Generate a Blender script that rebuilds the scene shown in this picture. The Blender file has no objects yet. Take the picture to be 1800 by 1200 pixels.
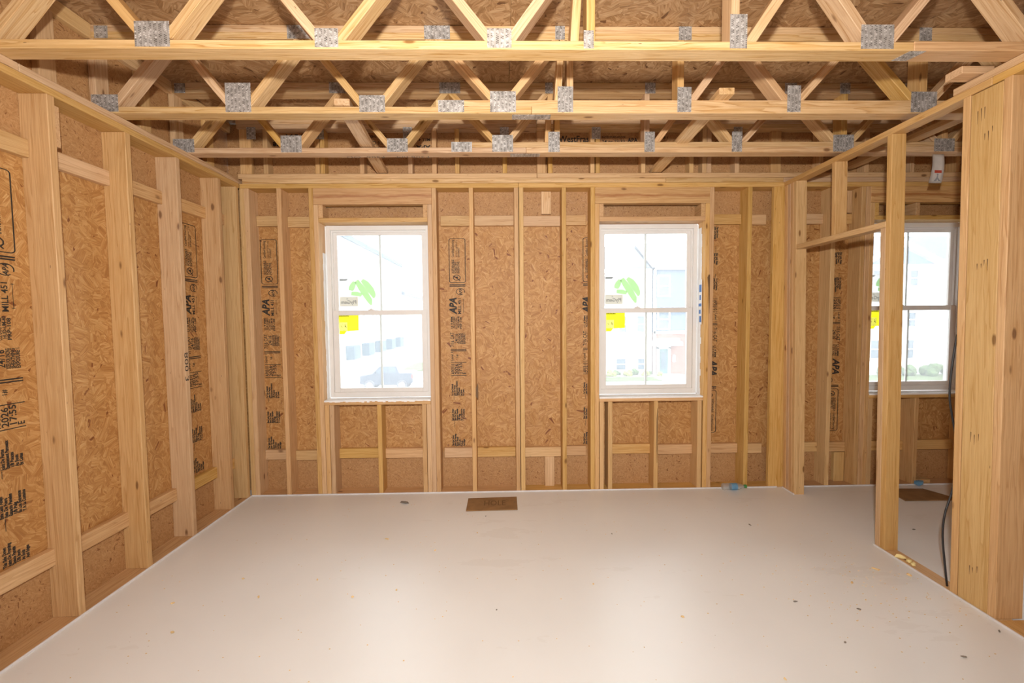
import bpy, bmesh, math, random
from mathutils import Matrix, Vector, Euler

# ------------------------------------------------------------------ camera, sky, flash, exposure
IN = 0.0254                      # everything below is written in inches
sc = bpy.context.scene
COL = sc.collection
random.seed(7)
CAMZ = 60.823
PITCH, YAW, ROLL, FOC = 0.05201, 0.01997, 0.00935, 765.0
cd = bpy.data.cameras.new('camera')
cd.sensor_width = 36.0; cd.lens = FOC / 1800 * 36.0
cd.clip_start = 0.02; cd.clip_end = 500
cam = bpy.data.objects.new('camera', cd); COL.objects.link(cam)
cam.location = (0, 0, CAMZ * IN)
cam.rotation_euler = (Matrix.Rotation(-YAW, 3, 'Z') @ Matrix.Rotation(math.pi / 2 - PITCH, 3, 'X') @ Matrix.Rotation(-ROLL, 3, 'Z')).to_euler()
sc.camera = cam

w = bpy.data.worlds.new('overcast_sky'); sc.world = w; w.use_nodes = True
bg = w.node_tree.nodes['Background']
bg.inputs[0].default_value = (0.94, 0.97, 1.0, 1); bg.inputs[1].default_value = 6.0

fl_ = bpy.data.lights.new('camera_flash', 'AREA'); fl_.shape = 'DISK'; fl_.size = 0.10
fl_.energy = 132; fl_.color = (1.0, 0.97, 0.93)
flo = bpy.data.objects.new('camera_flash', fl_); COL.objects.link(flo)
flo.location = (0, -3 * IN, 76 * IN); flo.rotation_euler = (math.radians(103), 0, 0)

sc.view_settings.view_transform = 'Standard'; sc.view_settings.look = 'None'
sc.view_settings.exposure = 0.0; sc.view_settings.gamma = 1.0
sc.view_settings.use_curve_mapping = False
sc.cycles.max_bounces = 8; sc.cycles.diffuse_bounces = 5; sc.cycles.glossy_bounces = 3; sc.cycles.transparent_max_bounces = 12
sc.cycles.use_adaptive_sampling = True; sc.cycles.adaptive_threshold = 0.045; sc.cycles.use_denoising = True

# ------------------------------------------------------------------ helpers
WM = {}                          # object name -> world matrix

def world(o): return WM.get(o.name, Matrix.Identity(4))

def link(name, data, M=None, parent=None):
    o = bpy.data.objects.new(name, data); COL.objects.link(o)
    M = M or Matrix.Identity(4)
    if parent is not None:
        o.parent = parent
        o.matrix_basis = world(parent).inverted() @ M
    else:
        o.matrix_basis = M
    WM[o.name] = M.copy()
    return o

def tag(o, label=None, cat=None, group=None, kind=None):
    if label: o['label'] = label
    if cat: o['category'] = cat
    if group: o['group'] = group
    if kind: o['kind'] = kind
    return o

def T(x, y, z): return Matrix.Translation((x * IN, y * IN, z * IN))

def empty(name, loc, label=None, cat=None, group=None, kind=None):
    return tag(link(name, None, T(*loc)), label, cat, group, kind)

def to_mesh(bm, name, mat, smooth=False):
    me = bpy.data.meshes.new(name); bm.to_mesh(me); bm.free()
    if mat: me.materials.append(mat)
    if smooth:
        for p in me.polygons: p.use_smooth = True
    return me

def bm_box(bm, x0, x1, y0, y1, z0, z1):
    r = bmesh.ops.create_cube(bm, size=1)
    for v in r['verts']:
        v.co = Vector(((x0 + x1) / 2 + v.co.x * (x1 - x0), (y0 + y1) / 2 + v.co.y * (y1 - y0), (z0 + z1) / 2 + v.co.z * (z1 - z0))) * IN
    return r['verts']

MESH = {}
def beam_mesh(l, wd, t, mat, bev):
    k = (round(l, 2), round(wd, 2), round(t, 2), mat.name, bev)
    if k not in MESH:
        bm = bmesh.new(); bm_box(bm, -l / 2, l / 2, -wd / 2, wd / 2, -t / 2, t / 2)
        if bev: bmesh.ops.bevel(bm, geom=bm.edges[:], offset=bev * IN, segments=1, affect='EDGES')
        MESH[k] = to_mesh(bm, 'timber', mat)
    return MESH[k]

AX = [Vector((1, 0, 0)), Vector((0, 1, 0)), Vector((0, 0, 1))]
def board(name, b, mat, parent=None, bev=0.1, tilt=0.0):
    """a board that fills the box b = (x0,x1,y0,y1,z0,z1); its grain runs along the longest side"""
    d = [b[1] - b[0], b[3] - b[2], b[5] - b[4]]
    o = sorted(range(3), key=lambda i: -d[i])
    ex, ey = AX[o[0]], AX[o[1]]; ez = ex.cross(ey)
    M = Matrix((ex, ey, ez)).transposed().to_4x4()
    if tilt: M = Matrix.Rotation(tilt, 4, ey) @ M
    M = T((b[0] + b[1]) / 2, (b[2] + b[3]) / 2, (b[4] + b[5]) / 2) @ M
    return link(name, beam_mesh(d[o[0]], d[o[1]], d[o[2]], mat, bev), M, parent)

def prism(name, pts, ax, d0, d1, mat, parent=None, grain=None, bev=0.08):
    """polygon pts (2-D) in the plane across axis ax ('x','y','z'), from d0 to d1"""
    def P(u, v, d):
        return Vector({'x': (d, u, v), 'y': (u, d, v), 'z': (u, v, d)}[ax]) * IN
    c = sum((P(u, v, (d0 + d1) / 2) for u, v in pts), Vector()) / len(pts)
    R = Matrix.Identity(3)
    if grain:
        ex = Vector(grain).normalized(); up = {'x': AX[0], 'y': AX[1], 'z': AX[2]}[ax]
        ey = up; ez = ex.cross(ey); R = Matrix((ex, ey, ez)).transposed()
    M = Matrix.Translation(c) @ R.to_4x4(); Mi = M.inverted()
    bm = bmesh.new()
    a = [bm.verts.new(Mi @ P(u, v, d0)) for u, v in pts]
    b = [bm.verts.new(Mi @ P(u, v, d1)) for u, v in pts]
    n = len(pts)
    bm.faces.new(a); bm.faces.new(b[::-1])
    for i in range(n): bm.faces.new((a[i], b[i], b[(i + 1) % n], a[(i + 1) % n]))
    bmesh.ops.recalc_face_normals(bm, faces=bm.faces[:])
    if bev: bmesh.ops.bevel(bm, geom=bm.edges[:], offset=bev * IN, segments=1, affect='EDGES')
    return link(name, to_mesh(bm, name, mat), M, parent)

def multi(name, boxes, mat, parent=None, bev=0.0, M=None, kind=None):
    bm = bmesh.new()
    for b in boxes: bm_box(bm, *b)
    if bev: bmesh.ops.bevel(bm, geom=bm.edges[:], offset=bev * IN, segments=1, affect='EDGES')
    o = link(name, to_mesh(bm, name, mat), M, parent)
    if kind: o['kind'] = kind
    return o

def tube(name, pts, r, mat, parent=None, seg=8):
    P = [Vector(p) * IN for p in pts]; Q = []
    for i in range(len(P) - 1):
        p0, p1, p2, p3 = P[max(i - 1, 0)], P[i], P[i + 1], P[min(i + 2, len(P) - 1)]
        for k in range(4):
            t = k / 4
            Q.append(0.5 * ((2 * p1) + (-p0 + p2) * t + (2 * p0 - 5 * p1 + 4 * p2 - p3) * t * t + (-p0 + 3 * p1 - 3 * p2 + p3) * t ** 3))
    Q.append(P[-1])
    bm = bmesh.new(); rings = []
    for i, q in enumerate(Q):
        d = (Q[min(i + 1, len(Q) - 1)] - Q[max(i - 1, 0)]).normalized()
        a = d.orthogonal().normalized() if not rings else (prev - d * prev.dot(d)).normalized()
        prev = a; b = d.cross(a)
        rings.append([bm.verts.new(q + (a * math.cos(2 * math.pi * j / seg) + b * math.sin(2 * math.pi * j / seg)) * r * IN) for j in range(seg)])
    for A, B in zip(rings, rings[1:]):
        for j in range(seg): bm.faces.new((A[j], A[(j + 1) % seg], B[(j + 1) % seg], B[j]))
    bm.faces.new(rings[0][::-1]); bm.faces.new(rings[-1])
    return link(name, to_mesh(bm, name, mat, True), None, parent)

def lathe(prof, seg=20):
    """profile [(r, x)] turned about the local X axis"""
    bm = bmesh.new(); rings = []
    for r, x in prof:
        rings.append([bm.verts.new(Vector((x, r * math.cos(2 * math.pi * j / seg), r * math.sin(2 * math.pi * j / seg))) * IN) for j in range(seg)])
    for A, B in zip(rings, rings[1:]):
        for j in range(seg): bm.faces.new((A[j], B[j], B[(j + 1) % seg], A[(j + 1) % seg]))
    bm.faces.new(rings[0]); bm.faces.new(rings[-1][::-1])
    bmesh.ops.recalc_face_normals(bm, faces=bm.faces[:])
    return bm

def text_bm(bm, s, u, v, h, wmax=None, bold=0.0, shear=0.0, mirror=False, flip=False, align='LEFT', stretch=None):
    """letters laid on the local XY plane of bm; h = letter size in inches; wmax = printed width"""
    c = bpy.data.curves.new('lettering', 'FONT'); c.body = s; c.size = h * 1.38; c.offset = bold; c.shear = shear
    c.resolution_u = 2; c.align_x = align
    o = bpy.data.objects.new('lettering', c)
    me = bpy.data.meshes.new_from_object(o)
    xs = [p.co.x for p in me.vertices]
    if xs:
        sx = 1.0
        if wmax: sx = wmax / max(max(xs) - min(xs), 1e-6)
        if mirror: sx = -sx
        sy = -1 if flip else 1
        n0 = len(bm.verts)
        m2 = me.copy()
        for p in m2.vertices: p.co = Vector(((p.co.x * sx + u) * IN, (p.co.y * sy + v) * IN, 0))
        bm.from_mesh(m2); bpy.data.meshes.remove(m2)
    bpy.data.objects.remove(o); bpy.data.meshes.remove(me); bpy.data.curves.remove(c)

def flat(bm, pts):
    bm.faces.new([bm.verts.new((u * IN, v * IN, 0)) for u, v in pts])

def rect(bm, u0, u1, v0, v1): flat(bm, [(u0, v0), (u1, v0), (u1, v1), (u0, v1)])

def frame_of(origin, ex, ey):
    ex = Vector(ex).normalized(); ey = Vector(ey).normalized(); ez = ex.cross(ey)
    M = Matrix((ex, ey, ez)).transposed().to_4x4()
    return Matrix.Translation(Vector(origin) * IN) @ M

# ------------------------------------------------------------------ materials
class NT:
    def __init__(s, name):
        s.m = bpy.data.materials.new(name); s.m.use_nodes = True
        s.t = s.m.node_tree; s.n = s.t.nodes; s.b = s.n['Principled BSDF']; s.out = s.n['Material Output']
    def N(s, typ, ins=None, **kw):
        x = s.n.new(typ)
        for k, v in kw.items(): setattr(x, k, v)
        for k, v in (ins or {}).items(): s.put(x, k, v)
        return x
    def put(s, x, k, v):
        if isinstance(v, bpy.types.NodeSocket): s.t.links.new(v, x.inputs[k])
        else: x.inputs[k].default_value = v
    def math(s, op, a, b=0.0, clamp=False):
        x = s.N('ShaderNodeMath', {0: a, 1: b}, operation=op); x.use_clamp = clamp; return x.outputs[0]
    def vmath(s, op, a, b):
        return s.N('ShaderNodeVectorMath', {0: a, 1: b}, operation=op).outputs[0]
    def mix(s, f, a, b, mode='MIX'):
        x = s.N('ShaderNodeMix', data_type='RGBA', blend_type=mode)
        s.put(x, 0, f); s.put(x, 6, a); s.put(x, 7, b); return x.outputs[2]
    def ramp(s, v, pts):
        x = s.N('ShaderNodeValToRGB'); s.put(x, 0, v); e = x.color_ramp.elements
        while len(e) < len(pts): e.new(0.5)
        for q, (p, c) in zip(e, pts): q.position = p; q.color = c if len(c) == 4 else (*c, 1)
        return x.outputs[0]
    def noise(s, vec, scale, det=3, rough=0.5, dist=0.0):
        return s.N('ShaderNodeTexNoise', {'Vector': vec, 'Scale': scale, 'Detail': det, 'Roughness': rough, 'Distortion': dist})
    def coords(s):
        """object coordinates in inches, shifted per object so that shared meshes differ"""
        oi = s.N('ShaderNodeObjectInfo').outputs['Random']; tc = s.N('ShaderNodeTexCoord').outputs['Object']
        off = s.N('ShaderNodeCombineXYZ', {0: s.math('MULTIPLY', oi, 517.0), 1: s.math('MULTIPLY', oi, 291.0), 2: s.math('MULTIPLY', oi, 133.0)}).outputs[0]
        return s.vmath('ADD', s.vmath('MULTIPLY', tc, (1 / IN,) * 3), off), oi
    def bump(s, h, st, dist=0.02):
        s.put(s.b, 'Normal', s.N('ShaderNodeBump', {'Height': h, 'Strength': st, 'Distance': dist}).outputs[0])
    def base(s, c, rough=0.5, metal=0.0, spec=None):
        s.put(s.b, 'Base Color', c); s.put(s.b, 'Roughness', rough); s.put(s.b, 'Metallic', metal)
        if spec is not None: s.put(s.b, 'Specular IOR Level', spec)
        return s.m

def plain(name, c, rough=0.5, metal=0.0, spec=None, var=0.06):
    k = NT(name); co, oi = k.coords()
    n = k.noise(co, 0.35, 3).outputs[0]
    lo = tuple(x * (1 - var) for x in c) + (1,); hi = tuple(min(1, x * (1 + var)) for x in c) + (1,)
    return k.base(k.ramp(n, [(0.3, lo), (0.7, hi)]), rough, metal, spec)

def lumber(name, light, mid, dark, knot=True, heart=False):
    k = NT(name); co, oi = k.coords()
    warp = k.noise(k.vmath('MULTIPLY', co, (0.05, 0.5, 0.5)), 1.0, 2)
    cow = k.vmath('ADD', co, k.vmath('MULTIPLY', warp.outputs['Color'], (0.0, 1.6, 1.6)))
    g = k.noise(k.vmath('MULTIPLY', cow, (0.012, 0.55, 0.55)), 1.0, 2).outputs[0]
    ring = k.math('FRACT', k.math('MULTIPLY', g, 7.0))
    fine = k.noise(k.vmath('MULTIPLY', cow, (0.06, 4.0, 4.0)), 1.0, 4, 0.6).outputs[0]
    c = k.ramp(ring, [(0.0, light), (0.55, light), (0.86, mid), (0.95, dark), (1.0, light)])
    c = k.mix(0.45, c, k.ramp(fine, [(0.35, dark), (0.6, light)]))
    big = k.noise(k.vmath('MULTIPLY', co, (0.02, 0.1, 0.1)), 1.0, 2).outputs[0]
    c = k.mix(k.math('MULTIPLY', k.math('SUBTRACT', big, 0.42, True), 1.3, True), c, (*mid, 1))
    if knot:
        v = k.N('ShaderNodeTexVoronoi', {'Vector': k.vmath('MULTIPLY', cow, (0.09, 0.24, 0.24)), 'Scale': 1.0, 'Randomness': 1.0})
        d = v.outputs['Distance']
        on = k.math('GREATER_THAN', k.N('ShaderNodeSeparateColor', {0: v.outputs['Color']}).outputs[0], 0.30)
        kn = k.math('MULTIPLY', k.N('ShaderNodeMapRange', {0: d, 1: 0.07, 2: 0.125, 3: 1.0, 4: 0.0}).outputs[0], on)
        halo = k.math('MULTIPLY', k.N('ShaderNodeMapRange', {0: d, 1: 0.10, 2: 0.34, 3: 0.5, 4: 0.0}).outputs[0], on)
        c = k.mix(halo, c, (*mid, 1)); c = k.mix(k.math('MULTIPLY', kn, 0.85), c, (0.17, 0.075, 0.03, 1))
    if heart:
        raw = k.vmath('MULTIPLY', k.N('ShaderNodeTexCoord').outputs['Object'], (1 / IN,) * 3)
        wob = k.noise(k.vmath('ADD', k.vmath('MULTIPLY', co, (0.09, 0, 0)), (3.1, 0, 0)), 1.0, 3).outputs[0]
        yy = k.N('ShaderNodeSeparateXYZ', {0: raw}).outputs[1]
        dd = k.math('ABSOLUTE', k.math('ADD', yy, k.math('MULTIPLY', k.math('SUBTRACT', wob, 0.5), 2.2)))
        band = k.math('MULTIPLY', k.N('ShaderNodeMapRange', {0: dd, 1: 0.05, 2: 0.75, 3: 1.0, 4: 0.0}).outputs[0], k.N('ShaderNodeMapRange', {0: fine, 1: 0.35, 2: 0.6, 3: 1.0, 4: 0.45}).outputs[0])
        c = k.mix(band, c, (0.34, 0.125, 0.045, 1))
    nail = k.N('ShaderNodeTexVoronoi', {'Vector': k.vmath('MULTIPLY', co, (0.10, 0.5, 0.5)), 'Scale': 1.0})
    nn = k.math('LESS_THAN', nail.outputs['Distance'], 0.032)
    c = k.mix(k.math('MULTIPLY', nn, 0.8), c, (0.12, 0.07, 0.04, 1))
    hsv = k.N('ShaderNodeHueSaturation', {'Color': c, 'Hue': k.math('ADD', 0.498, k.math('MULTIPLY', oi, 0.012)),
              'Saturation': k.math('ADD', 0.96, k.math('MULTIPLY', oi, 0.2)), 'Value': k.math('ADD', 0.90, k.math('MULTIPLY', k.math('FRACT', k.math('MULTIPLY', oi, 7.3)), 0.18))})
    k.bump(fine, 0.15, 0.01)
    return k.base(hsv.outputs[0], 0.55, 0, 0.35)

def osb(name, tones, scale, dark=0.94, con=1.0):
    k = NT(name); co, oi = k.coords()
    jit = k.noise(co, 0.5 * scale, 2).outputs['Color']
    c = None; hgt = None
    for i, (sc_, ang) in enumerate(((0.46, 6.28), (0.62, 5.0), (0.36, 3.9))):
        s_ = sc_ * scale
        cw = k.vmath('ADD', co, (i * 31.7, i * 17.3, 0))
        v = k.N('ShaderNodeTexVoronoi', {'Vector': k.vmath('MULTIPLY', k.vmath('ADD', cw, k.vmath('MULTIPLY', jit, (1.7 / scale,) * 3)), (s_, s_, s_)), 'Scale': 1.0})
        r = k.N('ShaderNodeSeparateColor', {0: v.outputs['Color']})
        rot = k.N('ShaderNodeVectorRotate', {'Vector': cw, 'Angle': k.math('MULTIPLY', r.outputs[0], ang)}, rotation_type='Z_AXIS').outputs[0]
        wv = k.noise(k.vmath('MULTIPLY', rot, (0.25, 0.5, 1.0)), 1.0, 0).outputs['Color']
        rot = k.vmath('ADD', rot, k.vmath('MULTIPLY', k.vmath('SUBTRACT', wv, (.5, .5, .5)), (0.5, 0.35, 0)))
        chip = k.N('ShaderNodeTexVoronoi', {'Vector': k.vmath('MULTIPLY', rot, (0.26 * scale, 1.7 * scale, 1.0)), 'Scale': 1.0})
        q = k.N('ShaderNodeSeparateColor', {0: chip.outputs['Color']})
        fib = k.noise(k.vmath('MULTIPLY', rot, (0.25 * scale, 4.0 * scale, 1.0)), 1.0, 2, 0.62).outputs[0]
        tone = k.math('ADD', 0.5, k.math('MULTIPLY', k.math('SUBTRACT', k.math('ADD', k.math('MULTIPLY', q.outputs[1], 0.40), k.math('MULTIPLY', fib, 0.9)), 0.65), con))
        ci = k.ramp(tone, [(0.15, tones[0]), (0.42, tones[1]), (0.6, tones[2]), (0.9, tones[3])])
        ci = k.mix(k.math('MULTIPLY', k.math('GREATER_THAN', q.outputs[2], dark), k.math('GREATER_THAN', r.outputs[1], 0.5)), ci, (*tones[4], 1))
        if c is None: c, hgt = ci, tone
        else:
            sel = k.N('ShaderNodeMapRange', {0: r.outputs[2], 1: 0.5, 2: 0.62, 3: 0.0, 4: 1.0}).outputs[0]
            c = k.mix(sel, c, ci); hgt = k.N('ShaderNodeMix', {0: sel, 2: hgt, 3: tone}).outputs[0]
    big = k.noise(co, 0.06, 2).outputs[0]
    c = k.mix(0.4, c, k.mix(1.0, c, k.ramp(big, [(0.3, (0.78, 0.7, 0.62)), (0.7, (1.0, 1.0, 1.0))]), 'MULTIPLY'))
    k.bump(hgt, 0.25, 0.02)
    return k.base(c, 0.5, 0, 0.4)

M_STUD = lumber('spruce_stud', (0.65, 0.41, 0.205), (0.53, 0.30, 0.125), (0.42, 0.22, 0.085))
M_PINE = lumber('pine_chord', (0.67, 0.465, 0.285), (0.55, 0.335, 0.165), (0.34, 0.165, 0.065))
M_PALE = lumber('pale_fir', (0.66, 0.44, 0.25), (0.55, 0.34, 0.175), (0.44, 0.25, 0.115))
M_HEART = lumber('heart_pine', (0.64, 0.40, 0.19), (0.53, 0.29, 0.115), (0.40, 0.19, 0.07), True, True)
M_OSB = osb('strand_board', ((0.34, 0.15, 0.045), (0.43, 0.215, 0.068), (0.52, 0.285, 0.103), (0.66, 0.42, 0.19), (0.22, 0.075, 0.022)), 1.15, 0.982, 0.95)
M_OSBF = osb('strand_board_rough', ((0.33, 0.16, 0.06), (0.42, 0.225, 0.09), (0.50, 0.285, 0.125), (0.60, 0.38, 0.19), (0.24, 0.10, 0.035)), 2.8, 0.95, 0.8)
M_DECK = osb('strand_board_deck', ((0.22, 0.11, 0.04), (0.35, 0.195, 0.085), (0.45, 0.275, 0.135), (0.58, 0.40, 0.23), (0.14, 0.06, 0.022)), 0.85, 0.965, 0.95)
M_INK = plain('black_ink', (0.022, 0.018, 0.015), 0.7)
M_PENCIL = plain('pencil', (0.13, 0.10, 0.08), 0.7)
M_VINYL = plain('white_vinyl', (0.74, 0.725, 0.70), 0.35, 0, 0.4, 0.02)
M_WRAP = plain('white_membrane', (0.84, 0.85, 0.85), 0.5, 0, 0.4, 0.05)
M_BLUE = plain('blue_print', (0.05, 0.18, 0.5), 0.5)
M_FOAM = plain('yellow_foam', (0.85, 0.72, 0.34), 0.8)
M_CABLE = plain('black_rubber', (0.02, 0.02, 0.022), 0.45)
M_PAPER = plain('white_paper', (0.90, 0.88, 0.85), 0.7)
M_RED = plain('red_print', (0.50, 0.06, 0.03), 0.6)
M_GREYP = plain('grey_print', (0.32, 0.33, 0.36), 0.6)
M_HARDB = plain('brown_hardboard', (0.26, 0.15, 0.065), 0.55, 0, 0.4, 0.2)
M_MARK = plain('brown_marker', (0.14, 0.075, 0.03), 0.7)
M_GREENCAP = plain('green_cap', (0.05, 0.22, 0.06), 0.4)
M_DUST = plain('grey_dirt', (0.20, 0.17, 0.14), 0.8, var=0.3)
M_CHIP = plain('wood_chip', (0.72, 0.52, 0.25), 0.7, var=0.2)
M_BLUEPL = plain('blue_film', (0.12, 0.27, 0.42), 0.4, var=0.3)
M_STRIP = plain('grey_white_edge_film', (0.70, 0.68, 0.68), 0.5)

def floor_mat():
    k = NT('gypsum_floor'); co, oi = k.coords()
    n = k.noise(co, 0.03, 4).outputs[0]
    c = k.ramp(n, [(0.3, (0.75, 0.765, 0.76)), (0.7, (0.80, 0.815, 0.81))])
    sp = k.N('ShaderNodeTexVoronoi', {'Vector': co, 'Scale': 0.22}).outputs['Distance']
    s2 = k.noise(co, 0.05, 3).outputs[0]
    f = k.math('MULTIPLY', k.math('LESS_THAN', sp, 0.022), k.math('GREATER_THAN', s2, 0.5))
    c = k.mix(k.math('MULTIPLY', f, 0.6), c, (0.35, 0.28, 0.20, 1))
    sm = k.noise(k.vmath('MULTIPLY', co, (0.03, 0.09, 1)), 1.0, 5, 0.7).outputs[0]
    c = k.mix(k.math('MULTIPLY', k.math('GREATER_THAN', sm, 0.63), 0.10), c, (0.5, 0.46, 0.4, 1))
    k.bump(k.noise(co, 0.5, 3).outputs[0], 0.03, 0.01)
    return k.base(c, k.ramp(n, [(0.3, (0.30,) * 3), (0.7, (0.42,) * 3)]), 0, 0.5)
M_FLOOR = floor_mat()

def plate_mat():
    k = NT('galvanised_plate'); co, oi = k.coords()
    xyz = k.N('ShaderNodeSeparateXYZ', {0: co}); u, v = xyz.outputs[0], xyz.outputs[1]
    uc = k.math('MULTIPLY', u, 1.15); col = k.math('FRACT', uc)
    band = k.math('LESS_THAN', k.math('ABSOLUTE', k.math('SUBTRACT', col, 0.5)), 0.30)
    half = k.math('GREATER_THAN', col, 0.5)
    row = k.math('FRACT', k.math('ADD', k.math('MULTIPLY', v, 3.1), k.math('MULTIPLY', half, 0.5)))
    slot = k.math('MULTIPLY', band, k.math('LESS_THAN', row, 0.52))
    n = k.noise(k.vmath('MULTIPLY', co, (0.5, 0.5, 0.5)), 1.0, 3).outputs[0]
    base = k.ramp(n, [(0.3, (0.34, 0.325, 0.30)), (0.7, (0.55, 0.54, 0.52))])
    lit = k.noise(k.vmath('MULTIPLY', co, (1.1, 1.6, 1)), 1.0, 1).outputs[0]
    sc_ = k.ramp(lit, [(0.38, (0.07, 0.06, 0.05)), (0.48, (0.24, 0.22, 0.20)), (0.6, (0.85, 0.84, 0.82))])
    c = k.mix(k.math('MULTIPLY', slot, 0.85), base, sc_)
    k.bump(slot, 0.5, 0.02)
    return k.base(c, 0.42, 0.45)
M_PLATE = plate_mat()

def glass_mat():
    k = NT('window_glass')
    tr = k.N('ShaderNodeBsdfTransparent', {'Color': (0.96, 0.985, 0.985, 1)})
    gl = k.N('ShaderNodeBsdfGlossy', {'Color': (1, 1, 1, 1), 'Roughness': 0.02})
    fr = k.N('ShaderNodeFresnel', {'IOR': 1.35})
    glare_haze = k.N('ShaderNodeBsdfTranslucent', {'Color': (0.95, 0.97, 1.0, 1)})  # pale haze put into the glass to imitate glare over the view
    m0 = k.N('ShaderNodeMixShader', {0: 0.11, 1: tr.outputs[0], 2: glare_haze.outputs[0]})
    mx = k.N('ShaderNodeMixShader', {0: fr.outputs[0], 1: m0.outputs[0], 2: gl.outputs[0]})
    k.t.links.new(mx.outputs[0], k.out.inputs[0]); return k.m
M_GLASS = glass_mat()

def film(name, c, alpha):
    """printed film that daylight shines through"""
    k = NT(name)
    tr = k.N('ShaderNodeBsdfTransparent', {'Color': (1, 1, 1, 1)})
    tl = k.N('ShaderNodeBsdfTranslucent', {'Color': (*c, 1)}); df = k.N('ShaderNodeBsdfDiffuse', {'Color': (*c, 1)})
    m1 = k.N('ShaderNodeMixShader', {0: 0.4, 1: tl.outputs[0], 2: df.outputs[0]})
    m2 = k.N('ShaderNodeMixShader', {0: alpha, 1: tr.outputs[0], 2: m1.outputs[0]})
    k.t.links.new(m2.outputs[0], k.out.inputs[0]); return k.m
M_FGREEN = film('green_film', (0.55, 0.88, 0.42), 0.94)
M_FBEIGE = film('beige_film', (0.74, 0.70, 0.60), 0.95)
M_FCLEAR = film('clear_film', (0.70, 0.70, 0.69), 0.93)
M_FGREY = film('grey_film', (0.28, 0.28, 0.27), 0.95)
M_FYEL = film('yellow_film', (0.92, 0.84, 0.015), 0.99)
M_FWHITE = film('white_film', (0.85, 0.87, 0.85), 0.96)
M_FBLACK = film('black_film', (0.03, 0.03, 0.03), 0.97)
M_BOTTLE = film('clear_plastic', (0.75, 0.8, 0.8), 0.35)

# ------------------------------------------------------------------ the room: levels in inches
D = 150.5        # room side of the back wall studs
XL = -88.2       # room side of the left wall studs
XR = 97.4        # room side of the partition
S = 105.4        # top of the studs
YB = -60.0       # where the framing behind the camera stops
XE = 190.0       # end of the back wall beyond the partition

# floor
floor = empty('floor', (0, 60, 0), kind='structure')
board('floor_slab', (XL - 5.5, XE + 6, YB, D + 5.5, -1.5, 0), M_FLOOR, floor, 0)

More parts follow.
